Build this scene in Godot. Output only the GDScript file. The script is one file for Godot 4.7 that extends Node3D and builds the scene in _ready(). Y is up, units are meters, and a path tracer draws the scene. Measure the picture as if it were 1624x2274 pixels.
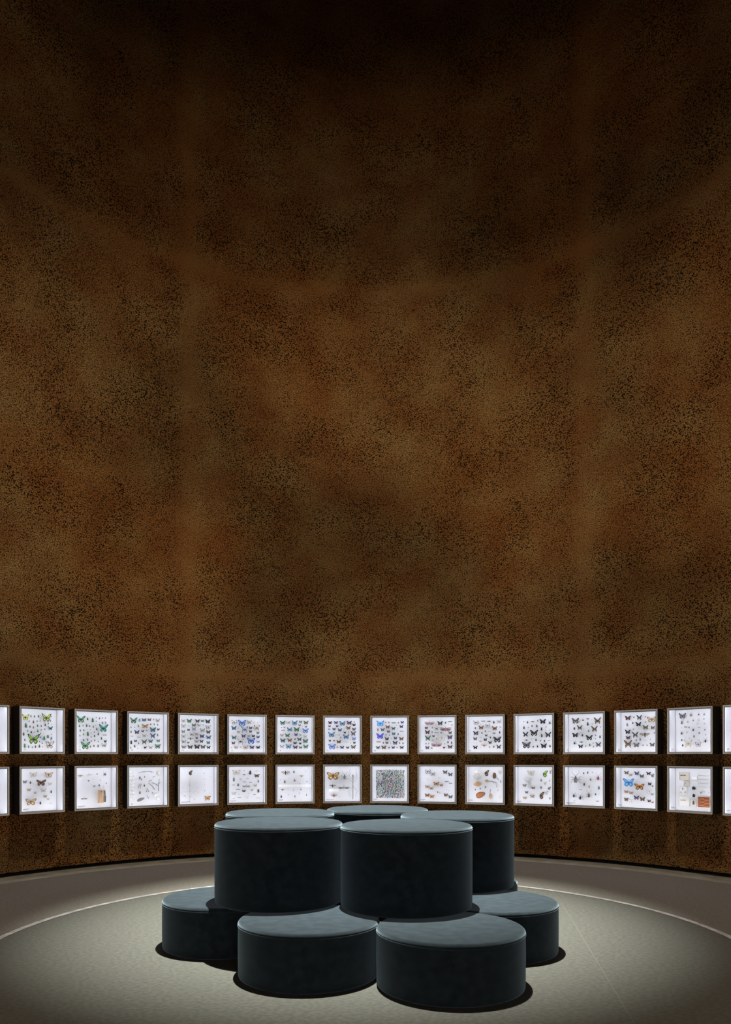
extends Node3D
# A tall round earthen hall: two rows of lit specimen cases on the wall, stacked velvet drums under one high spotlight.

const ROOM_R := 5.408         # inner face of the round wall
const ROOM_H := 15.5
const CASE_STEP := 0.138     # angle between neighbouring cases
const CASE_FRONT := 5.208      # distance of the case fronts from the room's centre
const CASE_SIZE := 0.590
const CASE_DEPTH := 0.215
const BORDER := 0.027
const PANEL_BACK := 0.172     # depth of the white back panel behind the case front
const ROW_UPPER := 1.821
const ROW_LOWER := 1.076

var mat := {}
var meshes := {}
var used := {}
var rng := RandomNumberGenerator.new()

func _ready() -> void:
	rng.seed = 20240
	make_camera_and_light()
	make_materials()
	make_structure()
	make_drums()
	make_cases()
	make_specimens()

# ---------------------------------------------------------------- camera, environment, light
func make_camera_and_light() -> void:
	var cam := Camera3D.new()
	cam.name = "camera"
	cam.projection = Camera3D.PROJECTION_FRUSTUM
	cam.near = 0.05
	cam.far = 100.0
	cam.size = cam.near * 2274.0 / 1637.0
	cam.frustum_offset = Vector2(cam.near * -1.2 / 1637.0, cam.near * (1679.0 - 1137.0) / 1637.0)
	cam.position = Vector3(0, 1.5, 6.03)
	cam.current = true
	add_child(cam)

	var env := Environment.new()
	env.background_mode = Environment.BG_COLOR
	env.background_color = Color(1.0, 0.985, 0.96)   # added front fill, let in by the unseen glazing behind the camera
	env.background_energy_multiplier = 3.4
	env.tonemap_mode = Environment.TONE_MAPPER_LINEAR
	env.tonemap_exposure = 1.0
	env.sdfgi_enabled = true
	env.ssao_enabled = true
	env.ssil_enabled = true
	var we := WorldEnvironment.new()
	we.name = "environment"
	we.environment = env
	add_child(we)

	# three lamps in the lantern under the ceiling: a narrow beam on the drums, a warm flood, and a wide dim fill added for the upper wall
	spot("beam_light", Vector3(-0.1, 13.9, -1.3), 13.2, 1.0, 960.0, Color(0.985, 1.0, 0.965), 0.05, 1.8)
	spot("flood_light", Vector3(0.0, 13.9, -1.1), 45.0, 1.0, 54.0, Color(1.0, 0.92, 0.80), 0.2)
	spot("wide_fill_light", Vector3(0.0, 13.9, -1.1), 75.0, 1.0, 5.5, Color(1.0, 0.92, 0.80), 0.2)

func spot(called: String, at: Vector3, angle: float, blend: float, energy: float, color: Color, size: float, lean := 0.0) -> void:
	var l := SpotLight3D.new()
	l.name = called
	l.position = at
	l.rotation_degrees = Vector3(-90.0 - lean, 0, 0)
	l.spot_angle = angle
	l.spot_angle_attenuation = blend
	l.spot_range = 30.0
	l.spot_attenuation = 2.0
	l.light_energy = energy
	l.light_color = color
	l.light_size = size
	l.shadow_enabled = true
	add_child(l)

# ---------------------------------------------------------------- helpers
func numbered(called: String) -> String:
	if not used.has(called):
		used[called] = 0
		return called
	used[called] += 1
	return "%s_%03d" % [called, used[called]]

func tag(o: Node, label: String, category: String, group := "", kind := "") -> void:
	if label: o.set_meta("label", label)
	if category: o.set_meta("category", category)
	if group: o.set_meta("group", group)
	if kind: o.set_meta("kind", kind)

func thing(called: String, label: String, category: String, at: Vector3, group := "") -> Node3D:
	var o := Node3D.new()
	o.name = numbered(called)
	o.position = at
	add_child(o)
	tag(o, label, category, group)
	return o

func part(called: String, mesh: Mesh, m: Material, parent: Node) -> MeshInstance3D:
	var o := MeshInstance3D.new()
	o.name = called if parent != self else numbered(called)
	o.mesh = mesh
	if m: o.material_override = m
	parent.add_child(o, true)
	return o

func tool() -> SurfaceTool:
	var st := SurfaceTool.new()
	st.begin(Mesh.PRIMITIVE_TRIANGLES)
	return st

# a quad whose corners run clockwise seen from its front
func quad(st: SurfaceTool, a: Vector3, b: Vector3, c: Vector3, d: Vector3) -> void:
	var n := (c - a).cross(b - a).normalized()
	for p in [a, b, c, a, c, d]:
		st.set_normal(n)
		st.add_vertex(p)

func box(st: SurfaceTool, lo: Vector3, hi: Vector3) -> void:
	var x0 := lo.x; var y0 := lo.y; var z0 := lo.z
	var x1 := hi.x; var y1 := hi.y; var z1 := hi.z
	quad(st, Vector3(x0, y1, z1), Vector3(x1, y1, z1), Vector3(x1, y0, z1), Vector3(x0, y0, z1))
	quad(st, Vector3(x1, y1, z0), Vector3(x0, y1, z0), Vector3(x0, y0, z0), Vector3(x1, y0, z0))
	quad(st, Vector3(x0, y1, z0), Vector3(x0, y1, z1), Vector3(x0, y0, z1), Vector3(x0, y0, z0))
	quad(st, Vector3(x1, y1, z1), Vector3(x1, y1, z0), Vector3(x1, y0, z0), Vector3(x1, y0, z1))
	quad(st, Vector3(x0, y1, z0), Vector3(x1, y1, z0), Vector3(x1, y1, z1), Vector3(x0, y1, z1))
	quad(st, Vector3(x0, y0, z1), Vector3(x1, y0, z1), Vector3(x1, y0, z0), Vector3(x0, y0, z0))

func box_mesh(lo: Vector3, hi: Vector3) -> ArrayMesh:
	var st := tool()
	box(st, lo, hi)
	return st.commit()

# a surface of revolution about y; profile runs from the bottom up along the outside (radius, height)
func lathe(profile: PackedVector2Array, sides: int) -> ArrayMesh:
	var st := tool()
	var count := profile.size()
	for i in count:
		var a: Vector2 = profile[max(i - 1, 0)]
		var b: Vector2 = profile[min(i + 1, count - 1)]
		var t := (b - a).normalized()
		for k in sides + 1:
			var f := TAU * k / sides
			st.set_normal(Vector3(t.y * cos(f), -t.x, t.y * sin(f)))
			st.set_uv(Vector2(float(k) / sides * 6.0, profile[i].y * 2.0 + profile[i].x))
			st.add_vertex(Vector3(profile[i].x * cos(f), profile[i].y, profile[i].x * sin(f)))
	for i in count - 1:
		for k in sides:
			var p := i * (sides + 1) + k
			var q := p + sides + 1
			for v in [p, p + 1, q, p + 1, q + 1, q]:
				st.add_index(v)
	return st.commit()

# ---------------------------------------------------------------- materials
func plain(color: Color, rough := 0.8, metal := 0.0) -> StandardMaterial3D:
	var m := StandardMaterial3D.new()
	m.albedo_color = color
	m.roughness = rough
	m.metallic = metal
	return m

func noise(kind: int, freq: float, sd: int, octaves := 4) -> FastNoiseLite:
	var n := FastNoiseLite.new()
	n.noise_type = kind as FastNoiseLite.NoiseType
	n.frequency = freq
	n.seed = sd
	n.fractal_octaves = octaves
	n.fractal_type = FastNoiseLite.FRACTAL_FBM if octaves > 1 else FastNoiseLite.FRACTAL_NONE
	return n

func grey_bytes(n: FastNoiseLite, side: int) -> PackedByteArray:
	var im := n.get_seamless_image(side, side)
	im.convert(Image.FORMAT_L8)
	return im.get_data()

func cells(freq: float, sd: int, values: bool) -> FastNoiseLite:
	var n := noise(FastNoiseLite.TYPE_CELLULAR, freq, sd, 1)
	n.cellular_jitter = 1.0
	n.cellular_return_type = FastNoiseLite.RETURN_CELL_VALUE if values else FastNoiseLite.RETURN_DISTANCE
	n.domain_warp_enabled = true
	n.domain_warp_amplitude = 0.45 / freq
	n.domain_warp_frequency = freq * 0.9
	n.domain_warp_fractal_type = FastNoiseLite.DOMAIN_WARP_FRACTAL_NONE
	return n

# pitted clay: tone patches, sandy grain and pores of two sizes, in colour and in relief
func make_clay() -> StandardMaterial3D:
	var side := 2048
	var d1 := grey_bytes(cells(0.068, 11, false), side)
	var v1 := grey_bytes(cells(0.068, 11, true), side)
	var d2 := grey_bytes(cells(0.16, 23, false), side)
	var v2 := grey_bytes(cells(0.16, 23, true), side)
	var grain := grey_bytes(noise(FastNoiseLite.TYPE_SIMPLEX, 0.15, 5, 3), side)
	var tone := grey_bytes(noise(FastNoiseLite.TYPE_SIMPLEX, 0.005, 7, 6), 1024)
	var thick := grey_bytes(noise(FastNoiseLite.TYPE_SIMPLEX, 0.0045, 9, 5), 1024)
	var rgb := PackedByteArray()
	rgb.resize(side * side * 3)
	var hgt := PackedByteArray()
	hgt.resize(side * side)
	for y in side:
		var row := y * side
		var half := (y >> 1) * 1024
		for x in side:
			var i := row + x
			var j := half + (x >> 1)
			var t := tone[j]
			var many := thick[j]
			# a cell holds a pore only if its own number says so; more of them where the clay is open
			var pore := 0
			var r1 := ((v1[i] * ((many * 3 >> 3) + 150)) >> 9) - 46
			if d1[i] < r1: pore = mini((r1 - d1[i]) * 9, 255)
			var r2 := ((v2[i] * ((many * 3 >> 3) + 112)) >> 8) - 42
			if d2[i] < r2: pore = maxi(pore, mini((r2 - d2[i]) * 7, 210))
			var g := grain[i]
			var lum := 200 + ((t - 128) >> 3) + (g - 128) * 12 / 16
			lum = lum * (330 - pore) / 330  # pore shade darkened into the colour as well as the relief
			lum = clampi(lum, 6, 255)
			var k := i * 3
			rgb[k] = lum
			rgb[k + 1] = lum * (180 + (t >> 3)) / 255
			rgb[k + 2] = lum * (112 + (t >> 3)) / 255
			hgt[i] = clampi(150 + (g - 128) * 5 / 8 + ((t - 128) >> 2) - (pore >> 1), 0, 255)
	var m := StandardMaterial3D.new()
	m.albedo_texture = ImageTexture.create_from_image(Image.create_from_data(side, side, false, Image.FORMAT_RGB8, rgb))
	m.heightmap_enabled = true
	m.heightmap_texture = ImageTexture.create_from_image(Image.create_from_data(side, side, false, Image.FORMAT_L8, hgt))
	m.heightmap_scale = 2.0
	m.vertex_color_use_as_albedo = true
	m.roughness = 1.0
	m.metallic_specular = 0.1
	return m

# a noise pattern between two colours, with relief; laid by world position
func mottled(dark: Color, light: Color, freq: float, octaves: int, sd: int, scale: Vector3, relief: float, side := 1024) -> StandardMaterial3D:
	var t := NoiseTexture2D.new()
	t.width = side
	t.height = side
	t.seamless = true
	t.noise = noise(FastNoiseLite.TYPE_SIMPLEX, freq, sd, octaves)
	var ramp := Gradient.new()
	ramp.offsets = PackedFloat32Array([0.15, 0.85])
	ramp.colors = PackedColorArray([dark, light])
	t.color_ramp = ramp
	var m := StandardMaterial3D.new()
	m.albedo_texture = t
	m.uv1_triplanar = true
	m.uv1_world_triplanar = true
	m.uv1_scale = scale
	if relief > 0.0:
		var h := NoiseTexture2D.new()
		h.width = side
		h.height = side
		h.seamless = true
		h.noise = noise(FastNoiseLite.TYPE_SIMPLEX, freq * 6.0, sd + 1, 3)
		m.heightmap_enabled = true
		m.heightmap_texture = h
		m.heightmap_scale = relief
	return m

func make_materials() -> void:
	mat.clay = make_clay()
	mat.concrete = mottled(Color(0.285, 0.283, 0.26), Color(0.35, 0.346, 0.318), 0.022, 7, 31, Vector3(0.4, 0.4, 0.55), 0.08, 2048)
	mat.concrete.roughness = 0.75
	mat.apron = mottled(Color(0.385, 0.37, 0.34), Color(0.46, 0.44, 0.405), 0.022, 7, 37, Vector3(0.4, 0.4, 0.55), 0.08, 2048)  # same concrete as inside, with warm bounced light put into the colour
	mat.apron.roughness = 0.75
	mat.border = mottled(Color(0.50, 0.49, 0.45), Color(0.60, 0.59, 0.545), 0.006, 6, 41, Vector3(0.4, 0.4, 0.4), 0.08)  # paler tone of the outermost floor strip
	mat.border.roughness = 0.8
	# one velvet for tops and sides: a dark pile whose fibres shine where it is seen at a flat angle
	mat.velvet = mottled(Color(0.135, 0.135, 0.137), Color(0.20, 0.20, 0.203), 0.009, 8, 43, Vector3(0.9, 0.9, 0.9), 0.03)
	mat.velvet.albedo_color = Color(0.83, 0.93, 1.0)
	mat.velvet.roughness = 1.0
	mat.velvet.specular_mode = BaseMaterial3D.SPECULAR_DISABLED
	mat.velvet.rim_enabled = true
	mat.velvet.rim = 1.0
	mat.velvet.rim_tint = 1.0
	mat.metal = mottled(Color(0.62, 0.60, 0.60), Color(0.80, 0.78, 0.78), 0.02, 3, 53, Vector3(0.7, 0.7, 0.7), 0.0, 512)
	mat.metal.metallic = 0.2
	mat.metal.roughness = 0.42
	mat.joint = plain(Color(0.10, 0.09, 0.08), 0.9)
	mat.scratch = plain(Color(0.385, 0.382, 0.35), 0.8)
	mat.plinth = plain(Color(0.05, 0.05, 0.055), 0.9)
	mat.frame = plain(Color(0.92, 0.915, 0.91), 0.5)
	mat.shaded_case_side = plain(Color(0.20, 0.195, 0.19), 0.7)  # frame grey with the shade of the sides put into the colour
	mat.lip = plain(Color(0.66, 0.67, 0.69), 0.6)
	mat.white = plain(Color(0.925, 0.925, 0.94), 0.7)
	mat.led = plain(Color(0.95, 0.96, 1.0), 0.5)
	mat.led.emission_enabled = true
	mat.led.emission = Color(0.93, 0.95, 1.0)
	mat.led.emission_energy_multiplier = 1.6
	mat.glass = plain(Color(1, 1, 1, 0.015), 0.02)
	mat.glass.transparency = BaseMaterial3D.TRANSPARENCY_ALPHA
	mat.glass.metallic_specular = 0.06   # anti-reflective museum glass
	mat.print = plain(Color(0.16, 0.16, 0.24), 0.9)
	mat.print_pale = plain(Color(0.50, 0.50, 0.58), 0.9)
	mat.black = plain(Color(0.03, 0.03, 0.03), 0.6)
	mat.dye = plain(Color(1, 1, 1), 0.7)
	mat.dye.vertex_color_use_as_albedo = true
	mat.shell = plain(Color(1, 1, 1), 0.35)
	mat.shell.vertex_color_use_as_albedo = true

# ---------------------------------------------------------------- room
const FILL_WINDOW_HALF := 3.0
const FILL_WINDOW_TOP := 2.6  # added opening, sized for the fill it lets onto the round wall
const OPEN_HALF := 0.72       # half angle of the wide entrance behind the camera

# a curved strip of wall: faces the room's centre, with thickness
func make_structure() -> void:
	var wall := tool()
	var stains := noise(FastNoiseLite.TYPE_SIMPLEX, 0.17, 61, 3)
	var hues := noise(FastNoiseLite.TYPE_SIMPLEX, 0.22, 67, 3)
	var bulge := noise(FastNoiseLite.TYPE_SIMPLEX, 0.55, 71, 4)
	var cols := 180
	var rows := 130
	var a0 := -PI + OPEN_HALF
	var a1 := PI - OPEN_HALF
	var lift := 0.05
	for j in rows + 1:
		var y := lift + (ROOM_H - lift) * j / rows
		for i in cols + 1:
			var a := lerpf(a0, a1, float(i) / cols)
			var dirv := Vector3(sin(a), 0, -cos(a))
			var flat := dirv * ROOM_R + Vector3(0, y, 0)
			var r := ROOM_R + bulge.get_noise_3dv(flat) * 0.022 + 0.012
			var s := stains.get_noise_3dv(flat)
			var h := hues.get_noise_3dv(flat + Vector3(40, 0, 0))
			var dark := clampf(0.55 + s * 1.5, 0.0, 1.0)
			var c := Color(0.36, 0.34, 0.31).lerp(Color(0.66, 0.62, 0.56), dark)
			c = c.lerp(Color(0.64, 0.44, 0.28), clampf(h * 1.2, 0.0, 0.4))
			wall.set_color(c)
			wall.set_uv(Vector2(a * ROOM_R / 6.0, -y / 6.0))
			wall.add_vertex(dirv * r + Vector3(0, y, 0))
	for j in rows:
		for i in cols:
			var p := j * (cols + 1) + i
			var q := p + cols + 1
			for v in [p, q, p + 1, p + 1, q, q + 1]:
				wall.add_index(v)
	wall.generate_normals()
	var outer := tool()
	for j in 1:
		for i in 60:
			var b0 := lerpf(a0, a1, i / 60.0)
			var b1 := lerpf(a0, a1, (i + 1) / 60.0)
			var p0 := Vector3(sin(b0), 0, -cos(b0))
			var p1 := Vector3(sin(b1), 0, -cos(b1))
			var up := Vector3(0, ROOM_H, 0)
			quad(outer, p1 * 5.8 + up, p0 * 5.8 + up, p0 * 5.8, p1 * 5.8)
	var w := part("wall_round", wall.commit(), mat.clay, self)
	tag(w, "tall round wall of brown pitted clay behind the cases", "wall", "", "structure")
	part("outer_face", outer.commit(), mat.plinth, w)
	# recessed dark plinth: the wall hovers over a shadow gap
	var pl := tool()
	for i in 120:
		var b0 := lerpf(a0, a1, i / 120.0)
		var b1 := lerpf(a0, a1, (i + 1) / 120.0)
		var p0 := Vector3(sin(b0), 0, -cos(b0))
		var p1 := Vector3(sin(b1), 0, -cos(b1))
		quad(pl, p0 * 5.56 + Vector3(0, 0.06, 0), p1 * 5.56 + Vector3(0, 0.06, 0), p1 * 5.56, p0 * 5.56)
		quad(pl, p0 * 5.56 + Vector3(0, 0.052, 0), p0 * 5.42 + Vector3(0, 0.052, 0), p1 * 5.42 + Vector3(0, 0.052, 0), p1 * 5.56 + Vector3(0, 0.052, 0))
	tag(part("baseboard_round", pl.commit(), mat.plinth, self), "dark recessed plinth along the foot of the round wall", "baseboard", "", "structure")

	# floor: inner disc, metal ring, apron, pale margin along the wall
	var fl := part("floor", disc(0.0, 2.984, 96, 0.0), mat.concrete, self)
	tag(fl, "grey green concrete floor inside the metal ring", "floor", "", "structure")
	part("apron", disc(3.056, 5.0, 160, 0.0), mat.apron, fl).set_meta("label", "same concrete outside the metal ring, warm bounced light in its colour")
	part("margin", disc(5.0, 5.60, 160, 0.0), mat.border, fl).set_meta("label", "paler floor margin along the wall")
	part("underside", box_mesh(Vector3(-6, -0.30, -6), Vector3(6, -0.03, 6)), mat.plinth, fl)
	part("groove", disc(2.97, 3.07, 160, -0.012), mat.joint, fl)
	# a fine pale scratch line that runs out from the drums towards the front
	var sc := tool()
	var s0 := Vector3(2.00, 0.0008, -1.50)
	var s1 := Vector3(1.49, 0.0008, 2.00)
	var side := Vector3(0.003, 0, 0.0004)
	quad(sc, s0 - side, s0 + side, s1 + side, s1 - side)
	part("scratch", sc.commit(), mat.scratch, fl)

	var ring := thing("trim_1", "flat metal ring inlaid in the concrete around the drums", "trim", Vector3.ZERO)
	ring.set_meta("kind", "structure")
	var seg := arc_strip(2.986, 3.044, 0.0, TAU / 20.0 - 0.0012, 12, 0.004)
	for i in 20:
		var o := part("ring_segment", seg, mat.metal, ring)
		o.rotation.y = TAU * i / 20.0 + 0.09

	# ceiling, and the entrance behind the camera: a wide low opening, a foyer, and an unseen glazed front added for fill
	var ce := part("ceiling", box_mesh(Vector3(-6, ROOM_H, -6), Vector3(6, ROOM_H + 0.3, 6)), mat.black, self)
	tag(ce, "dark ceiling high above the round hall", "ceiling", "", "structure")
	var ex := 5.8 * sin(OPEN_HALF)
	var ez := ROOM_R * cos(OPEN_HALF) - 0.05
	for s in [-1, 1]:
		var o := part("wall_left" if s < 0 else "wall_right", box_mesh(Vector3(ex if s > 0 else -ex - 0.3, -0.3, ez), Vector3(ex + 0.3 if s > 0 else -ex, ROOM_H, 10.0)), mat.plinth, self)
		tag(o, "dark side wall of the foyer, %s of the camera" % ("left" if s < 0 else "right"), "wall", "", "structure")
	tag(part("wall_entrance", box_mesh(Vector3(-ex - 0.3, 4.6, ez), Vector3(ex + 0.3, ROOM_H + 0.3, ez + 0.3)), mat.plinth, self), "dark wall above the wide entrance opening behind the camera", "wall", "", "structure")  # lintel height set to fade the front fill up the wall
	tag(part("ceiling_foyer", box_mesh(Vector3(-ex, 4.6, ez + 0.3), Vector3(ex, 4.9, 10.0)), mat.plinth, self), "dark ceiling of the foyer behind the camera", "ceiling", "", "structure")
	tag(part("floor_foyer", box_mesh(Vector3(-ex - 0.3, -0.30, ez - 0.3), Vector3(ex + 0.3, -0.004, 10.0)), mat.apron, self), "concrete floor of the foyer behind the camera", "floor", "", "structure")
	var front := tool()
	box(front, Vector3(-ex, -0.3, 9.7), Vector3(-FILL_WINDOW_HALF, 4.6, 10.0))
	box(front, Vector3(FILL_WINDOW_HALF, -0.3, 9.7), Vector3(ex, 4.6, 10.0))
	box(front, Vector3(-FILL_WINDOW_HALF, FILL_WINDOW_TOP, 9.7), Vector3(FILL_WINDOW_HALF, 4.6, 10.0))
	tag(part("wall_front", front.commit(), mat.plinth, self), "dark outer wall around the added glazed front behind the camera", "wall", "", "structure")
	var win := thing("window_1", "unseen glazed front added behind the camera to let in fill light", "window", Vector3(0, 0, 9.8))
	win.set_meta("kind", "structure")
	var steps := 4
	for i in steps + 1:
		var x := lerpf(-FILL_WINDOW_HALF, FILL_WINDOW_HALF, float(i) / steps)
		part("mullion", box_mesh(Vector3(x - 0.03, 0, -0.05), Vector3(x + 0.03, FILL_WINDOW_TOP, 0.05)), mat.plinth, win)
		if i < steps:
			var x1 := lerpf(-FILL_WINDOW_HALF, FILL_WINDOW_HALF, (i + 1.0) / steps)
			var g := tool()
			quad(g, Vector3(x1, FILL_WINDOW_TOP, 0), Vector3(x, FILL_WINDOW_TOP, 0), Vector3(x, 0, 0), Vector3(x1, 0, 0))
			part("pane", g.commit(), mat.glass, win)

	# the lantern that holds both lamps, high above the drums
	var lan := thing("spotlight_lantern", "black spotlight housing hanging high above the drums", "lamp", Vector3(0, 13.9, -1.2))
	part("housing", lathe(PackedVector2Array([Vector2(0.34, 0.06), Vector2(0.36, 0.06), Vector2(0.36, 0.5), Vector2(0.04, 0.6), Vector2(0.0, 0.6)]), 32), mat.black, lan)
	part("hanger", lathe(PackedVector2Array([Vector2(0.02, 0.58), Vector2(0.02, 1.6)]), 8), mat.black, lan)
	part("lamp_lens", lathe(PackedVector2Array([Vector2(0.33, 0.08), Vector2(0.0, 0.08)]), 32), mat.led, lan)

func disc(r0: float, r1: float, sides: int, y: float) -> ArrayMesh:
	return arc_strip(r0, r1, 0.0, TAU, sides, y)

func arc_strip(r0: float, r1: float, a0: float, a1: float, steps: int, y: float) -> ArrayMesh:
	var st := tool()
	for i in steps:
		var f0 := lerpf(a0, a1, float(i) / steps)
		var f1 := lerpf(a0, a1, float(i + 1) / steps)
		var p := Vector3(cos(f0), 0, sin(f0))
		var q := Vector3(cos(f1), 0, sin(f1))
		var up := Vector3(0, y, 0)
		quad(st, p * r0 + up, p * r1 + up, q * r1 + up, q * r0 + up)
		if y > 0.0:
			quad(st, p * r0 + up, q * r0 + up, q * r0, p * r0)
			quad(st, p * r1, q * r1, q * r1 + up, p * r1 + up)
	return st.commit()

# ---------------------------------------------------------------- drums
const LOW_R := 0.488
const TALL_R := 0.494
const LOW_H := 0.381
const TALL_H := 0.610

func make_drum_meshes(h: float, rad: float) -> Dictionary:
	var body := PackedVector2Array([Vector2(rad - 0.012, 0.0), Vector2(rad - 0.004, 0.004), Vector2(rad - 0.001, 0.015), Vector2(rad, h * 0.5), Vector2(rad - 0.001, h - 0.036)])
	var top := PackedVector2Array()
	top.append(Vector2(rad - 0.003, h - 0.033))
	top.append(Vector2(rad, h - 0.028))
	for i in 9:
		var f := PI / 2 * i / 8.0
		top.append(Vector2(rad - 0.026 + 0.026 * cos(f), h - 0.026 + 0.024 * sin(f)))
	for r in [0.40, 0.30, 0.18, 0.0]:
		top.append(Vector2(r, h - 0.001 if r > 0.35 else h))
	var pipe := PackedVector2Array()
	for i in 9:
		var f := TAU * i / 8.0 - PI / 2
		pipe.append(Vector2(rad - 0.0022 + 0.0045 * cos(f), h - 0.034 + 0.0045 * sin(f)))
	return {"body": lathe(body, 96), "top": lathe(top, 96), "pipe": lathe(pipe, 96)}

func make_drums() -> void:
	var low := make_drum_meshes(LOW_H, LOW_R)
	var tall := make_drum_meshes(TALL_H, TALL_R)
	# x, depth from the camera, label
	var lows := [
		[-0.395, 5.112, "low dark velvet drum seat at the front, left one of the two foremost"],
		[0.556, 4.865, "low dark velvet drum seat at the front, nearest of all to the camera"],
		[-1.128, 5.899, "low dark velvet drum seat at the far left of the pile"],
		[1.000, 5.752, "low dark velvet drum seat at the far right of the pile"],
		[0.890, 6.750, "low velvet drum seat peeking out behind the rear right tall drum"],
		[0.080, 7.370, "low velvet drum seat hidden at the back under the rearmost tall drum"],
		[-0.870, 6.960, "low velvet drum seat hidden behind the left pair of tall drums"]]
	var talls := [
		[-0.677, 5.739, "tall black velvet drum with blue grey top, front left of the upper five"],
		[0.302, 5.545, "tall black velvet drum with blue grey top, front middle of the upper five"],
		[-0.788, 6.770, "tall velvet drum with blue grey top, rear left, mostly hidden"],
		[0.110, 7.215, "tall velvet drum with blue grey top, rearmost of the upper five"],
		[0.799, 6.480, "tall black velvet drum with blue grey top, on the right edge"]]
	for d in lows:
		drum("low_drum_seat", low, Vector3(d[0], 0.0, 6.03 - d[1]), d[2], "low velvet drums on the floor")
	for d in talls:
		drum("tall_drum_seat", tall, Vector3(d[0], LOW_H, 6.03 - d[1]), d[2], "tall velvet drums stacked on the low ones")

func drum(called: String, m: Dictionary, at: Vector3, label: String, group: String) -> void:
	var t := thing(called, label, "drum seat", at, group)
	part("body", m.body, mat.velvet, t)
	part("seat_top", m.top, mat.velvet, t)
	part("piping", m.pipe, mat.velvet, t)

# ---------------------------------------------------------------- specimen cases
# the shared meshes of a case; its front lies at z = 0 and looks along +z
func make_case_meshes() -> void:
	var h := CASE_SIZE / 2
	var i := h - BORDER
	var m := i + 0.011
	var b := -CASE_DEPTH
	var shell := tool()      # outside of the box
	for s in [-1, 1]:
		box(shell, Vector3(s * h if s < 0 else h - 0.012, -h, b), Vector3(s * h + 0.012 if s < 0 else h, h, -0.004))
		box(shell, Vector3(-h + 0.012, s * h if s < 0 else h - 0.012, b), Vector3(h - 0.012, s * h + 0.012 if s < 0 else h, -0.004))
	box(shell, Vector3(-h + 0.012, -h + 0.012, b), Vector3(h - 0.012, h - 0.012, b + 0.012))
	meshes.shell = shell.commit()
	meshes.frame = frame_mesh(m, h, -0.004, 0.0)
	meshes.lip = frame_mesh(i, m, -0.012, -0.005)
	var n := h - 0.016       # inner walls
	var lin := tool()
	var f := -0.013
	var k := -PANEL_BACK
	quad(lin, Vector3(-n, n, f), Vector3(-n, n, k), Vector3(-n, -n, k), Vector3(-n, -n, f))
	quad(lin, Vector3(n, n, k), Vector3(n, n, f), Vector3(n, -n, f), Vector3(n, -n, k))
	quad(lin, Vector3(-n, n, k), Vector3(-n, n, f), Vector3(n, n, f), Vector3(n, n, k))
	quad(lin, Vector3(-n, -n, f), Vector3(-n, -n, k), Vector3(n, -n, k), Vector3(n, -n, f))
	for p in [[-1, 0], [1, 0], [0, -1], [0, 1]]:   # give the lining its thickness
		var c := Vector3(p[0], p[1], 0) * (n + 0.0012)
		var e := Vector3(0.0011 if p[0] else n, 0.0011 if p[1] else n, 0)
		box(lin, c - e + Vector3(0, 0, k), c + e + Vector3(0, 0, f))
	meshes.lining = lin.commit()
	meshes.panel = box_mesh(Vector3(-n + 0.004, -n + 0.004, k - 0.006), Vector3(n - 0.004, n - 0.004, k))
	meshes.strip = box_mesh(Vector3(-n + 0.006, n - 0.004, f - 0.012), Vector3(n - 0.006, n - 0.0005, f - 0.002))
	meshes.pane = pane_mesh(i - 0.0005)
	meshes.title = box_mesh(Vector3(0, 0, 0), Vector3(0.001, 0.0044, 0.0004))

func pane_mesh(i: float) -> ArrayMesh:
	var st := tool()
	quad(st, Vector3(-i, i, -0.008), Vector3(i, i, -0.008), Vector3(i, -i, -0.008), Vector3(-i, -i, -0.008))
	return st.commit()

# four mitred bars between the half widths a and b
func frame_mesh(a: float, b: float, z0: float, z1: float) -> ArrayMesh:
	var st := tool()
	for t in 4:
		var r := Basis(Vector3(0, 0, 1), t * PI / 2)
		var p := func(x: float, y: float, z: float) -> Vector3: return r * Vector3(x, y, z)
		quad(st, p.call(-b, b, z1), p.call(b, b, z1), p.call(a, a, z1), p.call(-a, a, z1))
		quad(st, p.call(b, b, z0), p.call(-b, b, z0), p.call(-a, a, z0), p.call(a, a, z0))
		quad(st, p.call(-b, b, z0), p.call(b, b, z0), p.call(b, b, z1), p.call(-b, b, z1))
		quad(st, p.call(-a, a, z1), p.call(a, a, z1), p.call(a, a, z0), p.call(-a, a, z0))
	return st.commit()

# place of a case: k = 10 ... 25, the number printed on the upper one
func case_place(k: int, y: float) -> Transform3D:
	var a := CASE_STEP * (k - 17.5)
	return Transform3D(Basis(Vector3(0, 1, 0), -a), Vector3(sin(a) * CASE_FRONT, y, -cos(a) * CASE_FRONT))

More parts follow.
